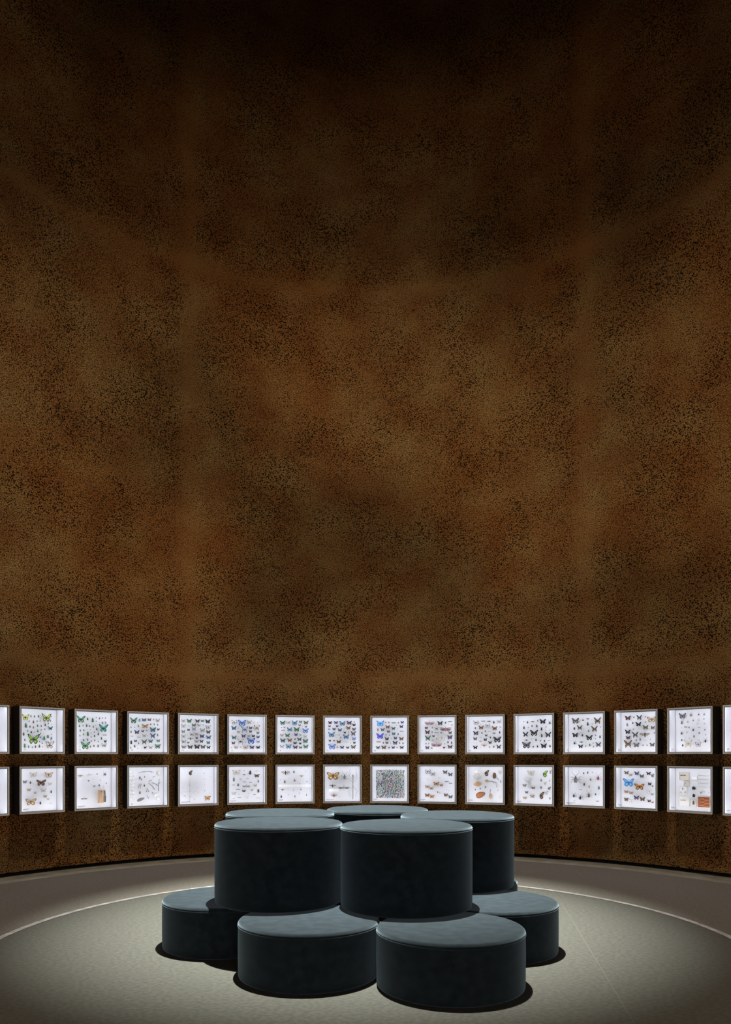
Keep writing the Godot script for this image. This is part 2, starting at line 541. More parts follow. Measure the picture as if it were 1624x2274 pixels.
func make_cases() -> void:
	make_case_meshes()
	var font := SystemFont.new()
	font.font_names = PackedStringArray(["Droid Sans"])
	for k in range(10, 26):
		for low in [false, true]:
			var where := "cut off by the left edge" if k == 10 else "cut off by the right edge" if k == 25 else ""
			var label := ""
			if low:
				label = "%s, lower row, %s" % [LOWER_LOOK.get(k, "lit white display case"), where if where else "below number " + NUMBER[k - 11]]
			else:
				label = "%s, upper row, %s" % [UPPER_LOOK.get(k, "lit white display case"), where if where else "printed number " + NUMBER[k - 11]]
			var t := thing("specimen_case", label, "display case", Vector3.ZERO, "lit specimen cases on the round wall")
			t.transform = case_place(k, ROW_LOWER if low else ROW_UPPER)
			part("case_box", meshes.shell, mat.shaded_case_side, t)
			part("frame", meshes.frame, mat.frame, t)
			part("inner_frame", meshes.lip, mat.lip, t)
			part("lining", meshes.lining, mat.white, t)
			part("back_panel", meshes.panel, mat.white, t)
			for q in 4:
				part("led_strip", meshes.strip, mat.led, t).rotation.z = q * PI / 2
			var pane := part("glass_pane", meshes.pane, mat.glass, t)
			for q in 4:
				var l := AreaLight3D.new()
				l.name = "led_light"
				l.area_size = Vector2(0.50, 0.010)
				l.area_normalize_energy = true
				l.light_energy = CASE_LIGHT
				l.light_color = Color(0.95, 0.965, 1.0)
				l.area_range = 12.0
				l.area_attenuation = 2.0
				l.shadow_enabled = true
				var turn := Basis(Vector3(0, 0, 1), q * PI / 2)
				l.position = turn * Vector3(0, CASE_SIZE / 2 - 0.0235, -0.021)
				l.basis = turn * Basis(Vector3(1, 0, 0), -deg_to_rad(80.0))
				t.add_child(l, true)
			if not low:
				var tm := TextMesh.new()
				tm.text = str(k)
				tm.font = font
				tm.font_size = 24
				tm.pixel_size = 0.00125
				tm.depth = 0.0004
				tm.horizontal_alignment = HORIZONTAL_ALIGNMENT_LEFT
				tm.vertical_alignment = VERTICAL_ALIGNMENT_BOTTOM
				var o := part("number", tm, mat.print, pane)
				o.position = Vector3(-0.244, -0.256, -0.0070)
			elif k > 10:
				var wide: float = CAPTION[k - 11]
				var o := part("caption_title", meshes.title, mat.print, pane)
				o.position = Vector3(-0.248, -0.236, -0.0070)
				o.scale = Vector3(wide * 1000.0, 1, 1)
				o = part("caption_line", meshes.title, mat.print_pale, pane)
				o.position = Vector3(-0.248, -0.247, -0.0070)
				o.scale = Vector3(wide * 720.0, 0.55, 1)

const CASE_LIGHT := 0.0345
const CAPTION := [0.073, 0.095, 0.035, 0.125, 0.085, 0.068, 0.120, 0.068, 0.072, 0.070, 0.068, 0.130, 0.062, 0.050, 0.05]

# ---------------------------------------------------------------- specimens
const UPPER_LOOK := {
	11: "lit case with large green butterfly and green beetle rows", 12: "lit case with three teal butterflies and small green beetles",
	13: "lit case of teal beetles and dark butterflies", 14: "lit case of black and white butterflies in even rows",
	15: "lit case with two light blue butterflies among dark ones", 16: "lit case of green and cyan black edged butterflies",
	17: "lit case of bright blue and black butterflies", 18: "lit case with one cyan and one violet butterfly",
	19: "lit case with three purple fan winged grasshoppers", 20: "lit case with one large black white-spotted butterfly",
	21: "lit case of black butterflies and black beetles", 22: "lit case of brown and black swallowtails and beetles",
	23: "lit case of dark butterflies and one long winged fly", 24: "lit case of grey spindly spiders and longhorn beetles"}
const LOWER_LOOK := {
	11: "lit case of tan and pale moths", 12: "lit case with a block of tan wood", 13: "lit case with white eggs in two columns, and twigs",
	14: "lit case with a pale paper plant and an orange butterfly", 15: "lit case of small pale moths and thin insects",
	16: "lit case of bees and flies divided by a white ledge", 17: "lit case with a gold moth and a long stick insect",
	18: "lit case filled with a mosaic of tiny beetles", 19: "lit case of orange and black white moths in slanting pairs",
	20: "lit case with a white paper nest and orange pods", 21: "lit case with a white cone and folded butterflies",
	22: "lit case of large long horned beetles", 23: "lit case with one big sky blue butterfly", 24: "lit case with fossil trays and an amber slab"}

# main colour, edge colour, spot colour, words for it
const HUES := {
	"black": [Color("23262b"), Color("17191d"), Color("2b2e34"), "black"], "blackspot": [Color("26272c"), Color("17181c"), Color("e4e2dc"), "black white-spotted"],
	"blue": [Color("5f8fd6"), Color("2b4f9a"), Color("e8e0d8"), "mid blue"], "blueblack": [Color("3f78ad"), Color("1b2633"), Color("6fa4cf"), "dark-edged steel blue"],
	"brown": [Color("6d523d"), Color("43332a"), Color("b08e63"), "brown"], "brownspot": [Color("57443a"), Color("332a26"), Color("efe9df"), "brown white-spotted"],
	"cyan": [Color("5fb7ee"), Color("2b6fb5"), Color("8ad0f5"), "glossy sky blue"], "cyanblack": [Color("6fb6ec"), Color("1c2735"), Color("3f79cf"), "black-edged bright blue"],
	"gold": [Color("c9974f"), Color("7c5a2e"), Color("efe3c6"), "golden brown"], "green": [Color("7fbf3a"), Color("14332b"), Color("dfa63c"), "green"],
	"greenblack": [Color("3f8a6a"), Color("182420"), Color("a9cfa0"), "black-edged green"], "grey": [Color("86827c"), Color("5b5854"), Color("b0aca4"), "grey"],
	"greyblack": [Color("555a63"), Color("23252b"), Color("8f949b"), "charcoal grey"], "indigo": [Color("464a94"), Color("20233f"), Color("6f78c8"), "indigo"],
	"lime": [Color("d6d63a"), Color("2a2f18"), Color("e8e48a"), "lime yellow"], "limeblack": [Color("a9bd3a"), Color("1e2416"), Color("d8d860"), "black and lime"],
	"olive": [Color("6f7a45"), Color("474d2e"), Color("98a05f"), "olive green"], "oliveblack": [Color("77754f"), Color("2c2c22"), Color("b9b48a"), "dark olive"],
	"orange": [Color("dd8f38"), Color("6a4024"), Color("f2cf7a"), "orange"], "orangeblack": [Color("a5643c"), Color("33251f"), Color("d8a070"), "dark orange-brown"],
	"orangegrey": [Color("5f6a75"), Color("3a3f47"), Color("de9440"), "grey butterfly-orange"], "pale": [Color("d9d2c4"), Color("b3aa9b"), Color("c8bda8"), "pale cream"],
	"paleblue": [Color("b7cbe6"), Color("38475f"), Color("e8eef5"), "pale blue dark-edged"], "palegreen": [Color("cfd8c4"), Color("49544c"), Color("96b59a"), "pale green dark-edged"],
	"palepink": [Color("e0cfcb"), Color("54474b"), Color("d39a98"), "pale pink dark-edged"], "purple": [Color("7a55b0"), Color("b59a78"), Color("5f3f96"), "purple-winged"],
	"purpleblack": [Color("5b4470"), Color("28212f"), Color("9a86b8"), "dark purple"], "red": [Color("97423a"), Color("55241f"), Color("c96a4a"), "red brown"],
	"redblack": [Color("4a3030"), Color("221c1e"), Color("c05548"), "black red-marked"], "tan": [Color("c8a684"), Color("8a7058"), Color("ecdcc0"), "tan"],
	"teal": [Color("2f9a86"), Color("154b48"), Color("4fc0a6"), "teal"], "tealblack": [Color("3f7f86"), Color("1a2529"), Color("7fb3b4"), "black-edged teal"],
	"tealgreen": [Color("3aa678"), Color("173a30"), Color("d9c44a"), "emerald green"], "violet": [Color("6a66dd"), Color("3f3fae"), Color("8a86f0"), "glossy violet"],
	"violetorange": [Color("4f458a"), Color("2a2436"), Color("d58a4a"), "violet orange-marked"], "white": [Color("efeeea"), Color("d5d2cb"), Color("ffffff"), "white"],
	"whiteblack": [Color("e9e7e2"), Color("35343a"), Color("f5f4f0"), "white black-edged"], "whitebrown": [Color("e4dccf"), Color("57443a"), Color("9a7a5c"), "white brown-edged"],
	"whitepurple": [Color("e5e0e8"), Color("5a4a66"), Color("cfc3da"), "white purple-edged"], "amber": [Color("b9764a"), Color("8a4a34"), Color("d6a070"), "amber brown"],
	"mixed": [Color("3f8a78"), Color("24303c"), Color("a05a5a"), "many coloured"]}

# right half of the outlines, span 1: forewing, hindwing
const WINGS := {
	"b": [[[0.02, 0.05], [0.10, 0.17], [0.24, 0.30], [0.38, 0.37], [0.47, 0.38], [0.50, 0.34], [0.47, 0.24], [0.41, 0.12], [0.36, 0.02], [0.18, -0.02], [0.02, -0.02]],
		[[0.02, 0.02], [0.20, 0.02], [0.33, -0.02], [0.39, -0.12], [0.37, -0.22], [0.30, -0.31], [0.20, -0.35], [0.12, -0.32], [0.06, -0.22], [0.02, -0.10]]],
	"w": [[[0.02, 0.04], [0.10, 0.16], [0.24, 0.31], [0.40, 0.41], [0.49, 0.43], [0.50, 0.37], [0.44, 0.22], [0.36, 0.09], [0.27, -0.01], [0.14, -0.06], [0.02, -0.04]],
		[[0.02, 0.00], [0.16, -0.05], [0.27, -0.03], [0.33, -0.11], [0.33, -0.22], [0.27, -0.33], [0.18, -0.37], [0.09, -0.33], [0.04, -0.20]]],
	"t": [[[0.02, 0.06], [0.14, 0.24], [0.28, 0.38], [0.42, 0.46], [0.50, 0.46], [0.47, 0.34], [0.38, 0.18], [0.29, 0.02], [0.14, -0.02], [0.02, -0.02]],
		[[0.02, 0.00], [0.20, -0.01], [0.32, -0.07], [0.36, -0.18], [0.31, -0.28], [0.33, -0.42], [0.28, -0.47], [0.24, -0.36], [0.16, -0.30], [0.06, -0.20]]],
	"m": [[[0.02, 0.06], [0.16, 0.19], [0.32, 0.27], [0.45, 0.28], [0.50, 0.23], [0.46, 0.12], [0.38, 0.02], [0.20, -0.04], [0.02, -0.03]],
		[[0.02, 0.00], [0.20, -0.02], [0.34, -0.05], [0.38, -0.15], [0.32, -0.27], [0.20, -0.32], [0.09, -0.27], [0.03, -0.14]]],
	"d": [[[0.02, 0.03], [0.25, 0.075], [0.46, 0.06], [0.50, 0.03], [0.44, 0.005], [0.20, -0.01], [0.02, 0.00]],
		[[0.02, 0.00], [0.20, -0.015], [0.40, -0.04], [0.42, -0.08], [0.30, -0.10], [0.10, -0.07]]],
	"g": [[[0.02, 0.06], [0.26, 0.13], [0.48, 0.12], [0.50, 0.09], [0.40, 0.06], [0.20, 0.03], [0.02, 0.02]],
		[[0.02, 0.02], [0.25, 0.03], [0.46, 0.05], [0.42, -0.05], [0.31, -0.13], [0.16, -0.17], [0.03, -0.12]]],
	"f": [[[0.03, 0.05], [0.22, 0.11], [0.42, 0.10], [0.50, 0.04], [0.44, -0.03], [0.25, -0.04], [0.03, 0.00]],
		[[0.03, 0.00], [0.18, -0.05], [0.30, -0.11], [0.24, -0.16], [0.10, -0.12]]]}

const NOUN := {"b": "butterfly", "w": "long-winged butterfly", "t": "swallowtail butterfly", "m": "moth", "d": "narrow-winged insect", "g": "grasshopper", "f": "fly", "e": "beetle", "i": "tiny insect",
	"h": "longhorn insect", "n": "folded butterfly", "egg": "round egg", "twig": "twig", "shell": "shell", "leaf": "leaf", "pod": "seed pod", "tray": "fossil tray", "stone": "stone", "block": "block",
	"wood": "wood block", "bark": "bark strip", "plant": "paper plant", "ledge": "ledge", "stick": "stick insect", "mosaic": "square of tiny beetles", "nest": "paper nest", "cone": "paper cone", "sheet": "paper sheet", "slab": "slab"}
const CALLED := {"b": "pinned_butterfly", "w": "birdwing_butterfly", "t": "swallowtail_butterfly", "m": "pinned_moth", "d": "narrow_winged_insect", "g": "fan_winged_grasshopper", "f": "pinned_fly", "e": "pinned_beetle",
	"i": "tiny_insect", "h": "longhorn_insect", "n": "folded_butterfly", "egg": "round_egg", "twig": "dry_twig", "shell": "pale_shell", "leaf": "dry_leaf", "pod": "seed_pod", "tray": "fossil_tray", "stone": "dark_stone",
	"block": "white_block", "wood": "wood_block", "bark": "bark_strip", "plant": "paper_plant", "ledge": "white_ledge", "stick": "stick_insect", "mosaic": "beetle_mosaic", "nest": "paper_nest", "cone": "paper_cone",
	"sheet": "paper_sheet", "slab": "amber_slab"}
const KIND_OF := {"b": "butterfly", "w": "butterfly", "t": "butterfly", "n": "butterfly", "m": "moth", "d": "insect", "g": "grasshopper", "f": "fly", "e": "beetle", "i": "insect", "h": "insect", "stick": "insect", "egg": "egg",
	"twig": "twig", "shell": "shell", "leaf": "leaf", "pod": "seed pod", "tray": "tray", "stone": "stone", "block": "block", "wood": "wood", "bark": "bark", "plant": "model plant", "ledge": "ledge", "mosaic": "beetles",
	"nest": "nest", "cone": "cone", "sheet": "sheet", "slab": "slab"}
const NUMBER := ["eleven", "twelve", "thirteen", "fourteen", "fifteen", "sixteen", "seventeen", "eighteen", "nineteen", "twenty", "twenty-one", "twenty-two", "twenty-three", "twenty-four", "twenty-five"]
const ORDINAL := ["first", "second", "third", "fourth", "fifth", "sixth", "seventh", "eighth", "ninth", "tenth", "eleventh", "twelfth", "thirteenth", "fourteenth", "fifteenth", "sixteenth", "seventeenth", "eighteenth",
	"nineteenth", "twentieth", "twenty-first", "twenty-second", "twenty-third", "twenty-fourth", "twenty-fifth"]

func lin(c: Color) -> Color:
	return c.srgb_to_linear()

func ellipsoid(st: SurfaceTool, c: Vector3, r: Vector3, col: Color, around := 8, up := 5) -> void:
	st.set_color(col)
	for j in up:
		for i in around:
			var p := []
			for q in [[i, j], [i + 1, j], [i + 1, j + 1], [i, j + 1]]:
				var f: float = TAU * q[0] / around
				var g: float = PI * q[1] / up - PI / 2
				p.append(Vector3(cos(g) * cos(f), sin(g), cos(g) * sin(f)))
			for k in [0, 1, 2, 0, 2, 3]:
				st.set_normal((p[k] / r).normalized())
				st.add_vertex(c + p[k] * r)

func bar(st: SurfaceTool, a: Vector3, b: Vector3, w: float, col: Color) -> void:
	var t := (b - a).normalized()
	var u := t.cross(Vector3(0.31, 0.17, 0.94)).normalized() * w * 0.5
	var v := t.cross(u.normalized()) * w * 0.5
	st.set_color(col)
	var s := [u + v, v - u, -u - v, u - v]
	for i in 4:
		quad(st, a + s[i], b + s[i], b + s[(i + 1) % 4], a + s[(i + 1) % 4])

func fill(st: SurfaceTool, pts: PackedVector2Array, col: Color, side: int, z0: float, rise: float) -> void:
	st.set_color(col)
	var idx := Geometry2D.triangulate_polygon(pts)
	var n := Vector3(-side * rise, 0, 1).normalized()
	for t in range(0, idx.size(), 3):
		var p := []
		for v in 3:
			var q := pts[idx[t + v]]
			p.append(Vector3(side * q.x, q.y, z0 + q.x * rise))
		if (p[1] - p[0]).cross(p[2] - p[0]).z > 0.0:   # front faces run clockwise
			p.reverse()
		for v in p:
			st.set_normal(n)
			st.add_vertex(v)

func inset(pts: PackedVector2Array, share: float, pull: Vector2) -> PackedVector2Array:
	var c := Vector2.ZERO
	for p in pts: c += p
	c = c / pts.size() + pull
	var r := PackedVector2Array()
	for p in pts: r.append(c + (p - c) * share)
	return r

# one side of wings: dark margins with the coloured field and a spot laid a hair above them
func wing_side(st: SurfaceTool, kind: String, hue: Array, side: int) -> void:
	for n in 2:
		var pts := PackedVector2Array()
		for q in WINGS[kind][n]: pts.append(Vector2(q[0], q[1]))
		var z := 0.012 if n == 0 else 0.0
		var rise := 0.16
		var main: Color = hue[0]
		var edge: Color = hue[1]
		if kind == "g" and n == 0: main = hue[1]
		if kind == "f":
			main = hue[0].lerp(Color("d8cfbf"), 0.6)
			edge = hue[0].lerp(Color("a89a86"), 0.5)
		if kind == "d":
			edge = hue[0]
		fill(st, pts, lin(edge), side, z, rise)
		fill(st, inset(pts, 0.66, Vector2(-0.05, -0.03 if n == 0 else 0.02)), lin(main), side, z + 0.006, rise)
		if kind in ["b", "w", "t", "m"]:
			fill(st, inset(pts, 0.24 if n == 0 else 0.34, Vector2(0.05, 0.03) if n == 0 else Vector2(-0.05, 0.02)), lin(hue[2] if n == 1 else hue[2].lerp(hue[0], 0.5)), side, z + 0.011, rise)

func winged_body(st: SurfaceTool, kind: String, hue: Array) -> void:
	var c := lin(hue[1].darkened(0.1))
	var thick: float = {"f": 0.075, "g": 0.035, "d": 0.022, "m": 0.04}.get(kind, 0.028)
	var tail: float = {"f": 0.26, "g": 0.20, "d": 0.16, "m": 0.20}.get(kind, 0.22)
	ellipsoid(st, Vector3(0, 0.04, 0.02), Vector3(thick, 0.09, thick), c)
	ellipsoid(st, Vector3(0, -tail * 0.5, 0.015), Vector3(thick * 0.85, tail * 0.6, thick * 0.8), c)
	ellipsoid(st, Vector3(0, 0.14, 0.02), Vector3(thick * 0.8, 0.03, thick * 0.8), c, 6, 4)
	for s in [-1, 1]:
		bar(st, Vector3(s * 0.01, 0.15, 0.02), Vector3(s * 0.08, 0.29, 0.03), 0.008, c)
	bar(st, Vector3(0, 0.02, 0.02), Vector3(0, 0.02, -0.2), 0.010, lin(Color("30302e")))

func beetle_mesh(kind: String, hue: Array) -> ArrayMesh:
	var st := tool()
	var c := lin(Color("3b7a4c") if hue[3] == "green" else hue[0])
	var d := lin(hue[1])
	var slim := 0.62 if kind == "h" else 1.0
	var long := 0.55 if kind == "h" else 1.0
	for s in [-1, 1]:
		ellipsoid(st, Vector3(s * 0.085 * slim, -0.12 * long, 0.08), Vector3(0.105 * slim, 0.30 * long, 0.10), c)
		for k in 3:
			var y: float = (0.14 - 0.13 * k) * long
			var knee := Vector3(s * 0.26, y + (0.06 - 0.05 * k), 0.09)
			bar(st, Vector3(s * 0.08, y, 0.05), knee, 0.022, d)
			bar(st, knee, Vector3(s * (0.30 + 0.02 * k), y + 0.16 - 0.17 * k, -0.02), 0.018, d)
		if kind == "h":
			bar(st, Vector3(s * 0.03, 0.26, 0.08), Vector3(s * 0.20, 0.42, 0.10), 0.016, d)
			bar(st, Vector3(s * 0.20, 0.42, 0.10), Vector3(s * 0.27, 0.52, 0.08), 0.014, d)
			bar(st, Vector3(s * 0.27, 0.52, 0.08), Vector3(s * 0.20, 0.62, 0.08), 0.012, d)
		else:
			bar(st, Vector3(s * 0.03, 0.42, 0.06), Vector3(s * 0.14, 0.52, 0.06), 0.014, d)
	ellipsoid(st, Vector3(0, 0.22 * long, 0.075), Vector3(0.15 * slim, 0.12 * long, 0.085), d.lerp(c, 0.55))
	ellipsoid(st, Vector3(0, 0.36 * long, 0.065), Vector3(0.085 * slim, 0.07, 0.06), d)
	bar(st, Vector3(0.05, 0.02, 0.1), Vector3(0.05, 0.02, -0.16), 0.014, lin(Color("30302e")))
	return st.commit()

# a beetle without legs, for the mosaic
func shard_mesh() -> ArrayMesh:
	var st := tool()
	for s in [-1, 1]:
		ellipsoid(st, Vector3(s * 0.10, -0.10, 0.08), Vector3(0.13, 0.34, 0.12), Color.WHITE, 8, 5)
	ellipsoid(st, Vector3(0, 0.32, 0.07), Vector3(0.17, 0.14, 0.10), Color(0.6, 0.6, 0.6), 8, 4)
	return st.commit()

func make_specimens() -> void:
	for row in 2:
		var content: Dictionary = UPPER_CONTENT if row == 0 else LOWER_CONTENT
		for k in content:
			var list: Array = content[k]
			var where: String = ("in case " if row == 0 else "in case below ") + NUMBER[k - 11]
			var group := ("specimens in upper case %d" % k) if row == 0 else ("specimens in the case below number %d" % k)
			var place := case_place(k, ROW_LOWER if row else ROW_UPPER)
			# number the look-alikes of this case from the top down
			var same := {}
			for s in list:
				var key: String = s[0] + " " + s[1]
				if not same.has(key): same[key] = []
				same[key].append(s)
			for key in same:
				same[key].sort_custom(func(a, b): return a[3] > b[3] or (a[3] == b[3] and a[2] < b[2]))
			for s in list:
				var alike: Array = same[s[0] + " " + s[1]]
				var words: String = HUES[s[1]][3]
				if s[1] == "orangegrey": words = "grey orange-marked"
				var noun: String = NOUN[s[0]]
				var label := "%s %s, the only one %s" % [words, noun, where]
				if alike.size() > 1:
					label = "%s %s, %s such from the top %s" % [words, noun, ORDINAL[mini(alike.find(s), 24)], where]
				if s[0] == "egg":
					label = "white round egg, %s from the top in %s column %s" % [ORDINAL[alike.find(s) / 2], "the left" if s[2] < -160 else "the right", where]
				var o := specimen(s, label, group)
				var lift := 0.0
				if k == 24 and row == 1 and s[0] in ["d", "e", "i"]:
					for q in list:   # fossils lie in their trays
						if q[0] == "tray" and absf(s[2] - q[2]) < q[4] * 0.5 and absf(s[3] - q[3]) < q[5] * 0.5: lift = 0.0055
				if o.has_meta("lift"):
					lift += o.get_meta("lift")
					o.remove_meta("lift")
				o.transform = place * Transform3D(o.basis, Vector3(s[2] * 0.001, s[3] * 0.001, -PANEL_BACK + lift + 0.0005))

func cached(key: String, maker: Callable) -> Mesh:
	if not meshes.has(key): meshes[key] = maker.call()
	return meshes[key]

# builds one specimen facing +z, its back on z = 0 (or on its pin); returns it still unplaced
func specimen(s: Array, label: String, group: String) -> Node3D:
	var kind: String = s[0]
	var hue: Array = HUES[s[1]]
	var size: float = s[4] * 0.001
	var key := kind + "_" + str(s[1])
	var o: Node3D
	if WINGS.has(kind):
		var side := func(n: int) -> ArrayMesh:
			var st := tool()
			wing_side(st, kind, hue, n)
			return st.commit()
		var trunk := func() -> ArrayMesh:
			var st := tool()
			winged_body(st, kind, hue)
			return st.commit()
		if size > 0.055:
			o = thing(CALLED[kind], label, KIND_OF[kind], Vector3.ZERO, group)
			part("body", cached(key + "_body", trunk), mat.dye, o)
			part("wing", cached(key + "_left", side.bind(-1)), mat.dye, o)
			part("wing", cached(key + "_right", side.bind(1)), mat.dye, o)
		else:
			var whole := func() -> ArrayMesh:
				var st := tool()
				wing_side(st, kind, hue, -1)
				wing_side(st, kind, hue, 1)
				winged_body(st, kind, hue)
				return st.commit()
			o = part(CALLED[kind], cached(key + "_whole", whole), mat.dye, self)
			tag(o, label, KIND_OF[kind], group)
		o.basis = Basis.from_scale(Vector3.ONE * size)
		o.set_meta("lift", 0.2 * size)
		return o
	if kind in ["e", "i", "h"]:
		o = part(CALLED[kind], cached(key, beetle_mesh.bind(kind, hue)), mat.shell, self)
		tag(o, label, KIND_OF[kind], group)
		o.basis = Basis.from_scale(Vector3.ONE * size)
		o.set_meta("lift", 0.16 * size)
		return o
	o = thing(CALLED[kind], label, KIND_OF[kind], Vector3.ZERO, group)
	var tall: float = (s[5] if s.size() > 5 else s[4]) * 0.001
	var c0 := lin(hue[0])
	var c1 := lin(hue[1])
	var c2 := lin(hue[2])
	var st := tool()
	match kind:
		"egg", "shell":
			ellipsoid(st, Vector3(0, 0, size * 0.31), Vector3(size * 0.5, tall * 0.5, size * 0.30), c0, 14, 8)
			part("body", st.commit(), mat.dye, o)
			st = tool()
			bar(st, Vector3(0, 0, size * 0.1), Vector3(0, 0, 0.0), size * 0.3, c1)
			part("peg", st.commit(), mat.dye, o)
		"pod":
			ellipsoid(st, Vector3(0, 0, size * 0.23), Vector3(size * 0.5, tall * 0.5, size * 0.22), c0, 14, 8)
			part("body", st.commit(), mat.dye, o)
			st = tool()
			ellipsoid(st, Vector3(size * 0.08, tall * 0.05, size * 0.30), Vector3(size * 0.30, tall * 0.16, size * 0.14), c2, 10, 6)
			ellipsoid(st, Vector3(-size * 0.1, -tall * 0.18, size * 0.30), Vector3(size * 0.26, tall * 0.10, size * 0.12), c1, 10, 6)
			part("rib", st.commit(), mat.dye, o)
		"twig":
			var a := deg_to_rad(tall * 1000.0)
			var reach: float = size if absf(cos(a)) > 0.3 else size
			var d := Vector3(cos(a), sin(a), 0) * reach * 0.5
			var n := Vector3(-d.y, d.x, 0) * 0.12
			bar(st, -d + Vector3(0, 0, 0.004), n + Vector3(0, 0, 0.006), 0.004, c0)
			bar(st, n + Vector3(0, 0, 0.006), d + Vector3(0, 0, 0.004), 0.0032, c1)
			part("stem", st.commit(), mat.dye, o)
			st = tool()
			bar(st, n * 0.6 + d * 0.2 + Vector3(0, 0, 0.005), d * 0.55 - n * 1.6 + Vector3(0, 0, 0.006), 0.0024, c0)
			bar(st, n + Vector3(0, 0, 0.006), n + Vector3(0, 0, 0.0), 0.002, c1)
			part("offshoot", st.commit(), mat.dye, o)
		"n":  # wings closed, seen from the side
			for n in 2:
				st = tool()
				var pts := PackedVector2Array()
				for q in WINGS["b"][n]: pts.append(Vector2(q[0] - 0.25, q[1] * 1.25 + (0.06 if n == 0 else 0.02)))
				var sc := Vector2(size / 0.48, tall / 0.92)
				for i in pts.size(): pts[i] *= sc
				for z in [0.004, 0.007]:
					fill(st, pts, c1, 1, z + n * 0.0015, 0.0)
					fill(st, inset(pts, 0.72, Vector2.ZERO), c0, 1, z + 0.0006 + n * 0.0015, 0.0)
				fill(st, inset(pts, 0.3, Vector2.ZERO), c2, 1, 0.0083 + n * 0.0015, 0.0)
				part("wing", st.commit(), mat.dye, o)
			st = tool()
			ellipsoid(st, Vector3(-size * 0.48, 0, 0.006), Vector3(0.003, tall * 0.28, 0.003), c1)
			bar(st, Vector3(-size * 0.4, 0, 0.006), Vector3(-size * 0.4, 0, 0.0), 0.002, c1)
			part("body", st.commit(), mat.dye, o)
		"leaf":
			var pts := PackedVector2Array()
			for i in 20:
				var f := TAU * i / 20.0
				pts.append(Vector2(cos(f) * size * 0.5, sin(f) * tall * 0.42 * (1.0 - 0.35 * cos(f))).rotated(0.35))
			fill(st, pts, c1, 1, 0.006, 0.06)
			fill(st, inset(pts, 0.88, Vector2.ZERO), c0, 1, 0.0075, 0.06)
			part("blade", st.commit(), mat.dye, o)
			st = tool()
			var d := Vector3(cos(0.35), sin(0.35), 0.05) * size * 0.5
			bar(st, -d + Vector3(0, 0, 0.006), d + Vector3(0, 0, 0.012), 0.003, c2)
			for i in 4:
				var m := d * (-0.6 + 0.36 * i) + Vector3(0, 0, 0.009)
				bar(st, m, m + Vector3(0.2 * size, 0.26 * tall, 0.004), 0.0018, c2)
				bar(st, m, m + Vector3(0.22 * size, -0.16 * tall, 0.004), 0.0018, c2)
			bar(st, Vector3(0, 0, 0.008), Vector3(0, 0, 0.0), 0.004, c1)
			part("vein", st.commit(), mat.dye, o)
		"plant":  # pale leaves on one stem, cut from thin card
			bar(st, Vector3(0, -tall * 0.5, 0.004), Vector3(0, tall * 0.44, 0.004), 0.0022, lin(Color("a9a59d")))
			bar(st, Vector3(0, 0, 0.004), Vector3(0, 0, 0.0), 0.004, lin(Color("a9a59d")))
			part("stem", st.commit(), mat.dye, o)
			for i in 4:
				for s2 in [-1, 1]:
					if i == 3 and s2 > 0: continue
					st = tool()
					var y := -tall * 0.27 + tall * 0.22 * i
					var long := size * (0.48 - 0.06 * i)
					var tip := Vector2(s2 * long, long * 0.55) if i < 3 else Vector2(0.0, tall * 0.14)
					if i == 3: y = tall * 0.36
					var pts := PackedVector2Array()
					var nrm := Vector2(-tip.y, tip.x)
					for j in 7: pts.append(tip * j / 6.0 + nrm * 0.20 * sin(PI * j / 6.0))
					for j in 5: pts.append(tip * (5 - j) / 6.0 - nrm * 0.20 * sin(PI * (5 - j) / 6.0))
					for j in pts.size(): pts[j] += Vector2(0, y)
					fill(st, pts, lin(Color("bdbbb8")), 1, 0.0050 + 0.0004 * i, 0.0)
					fill(st, inset(pts, 0.955, Vector2.ZERO), lin(Color("eeeef0")), 1, 0.0056 + 0.0004 * i, 0.0)
					bar(st, Vector3(0, y, 0.006 + 0.0004 * i), Vector3(tip.x * 0.9, y + tip.y * 0.9, 0.006 + 0.0004 * i), 0.0012, lin(Color("c4c2be")))
					part("leaf", st.commit(), mat.dye, o)
		"wood":
			st.set_color(c0)
			box(st, Vector3(-size / 2, -tall / 2, 0), Vector3(size / 2, tall / 2, 0.035))
			part("block", st.commit(), mat.dye, o)
			st = tool()
			for i in 5:
				var x := size * (-0.38 + 0.19 * i)
				bar(st, Vector3(x, -tall * 0.48, 0.035), Vector3(x + 0.004, tall * 0.48, 0.035), 0.002, c0.lerp(c2, 0.4) if i % 2 else c0.lerp(c1, 0.5))
			ellipsoid(st, Vector3(0, tall * 0.36, 0.035), Vector3(0.006, 0.008, 0.002), lin(Color("2c1d14")))
			part("grain", st.commit(), mat.dye, o)
		"bark":
			for i in 3:
				st = tool()
				var x := size * (-0.34 + 0.34 * i)
				bar(st, Vector3(x, -tall * 0.5, 0.010), Vector3(x + 0.004, 0.0, 0.012), size * 0.34, c0 if i % 2 else c1)
				bar(st, Vector3(x + 0.004, 0.0, 0.012), Vector3(x - 0.002, tall * 0.5, 0.010), size * 0.30, c1 if i % 2 else c2)
				part("strip", st.commit(), mat.dye, o)
		"block", "ledge":
			st.set_color(c0)
			var deep := 0.020 if kind == "block" else 0.003
			box(st, Vector3(-size / 2, -tall / 2, 0), Vector3(size / 2, tall / 2, deep))
			part("body", st.commit(), mat.dye, o)
			st = tool()
			st.set_color(c2)
			box(st, Vector3(-size / 2 + 0.002, -tall / 2 + 0.002, deep), Vector3(size / 2 - 0.002, tall / 2 - 0.002, deep + 0.002))
			part("face", st.commit(), mat.dye, o)
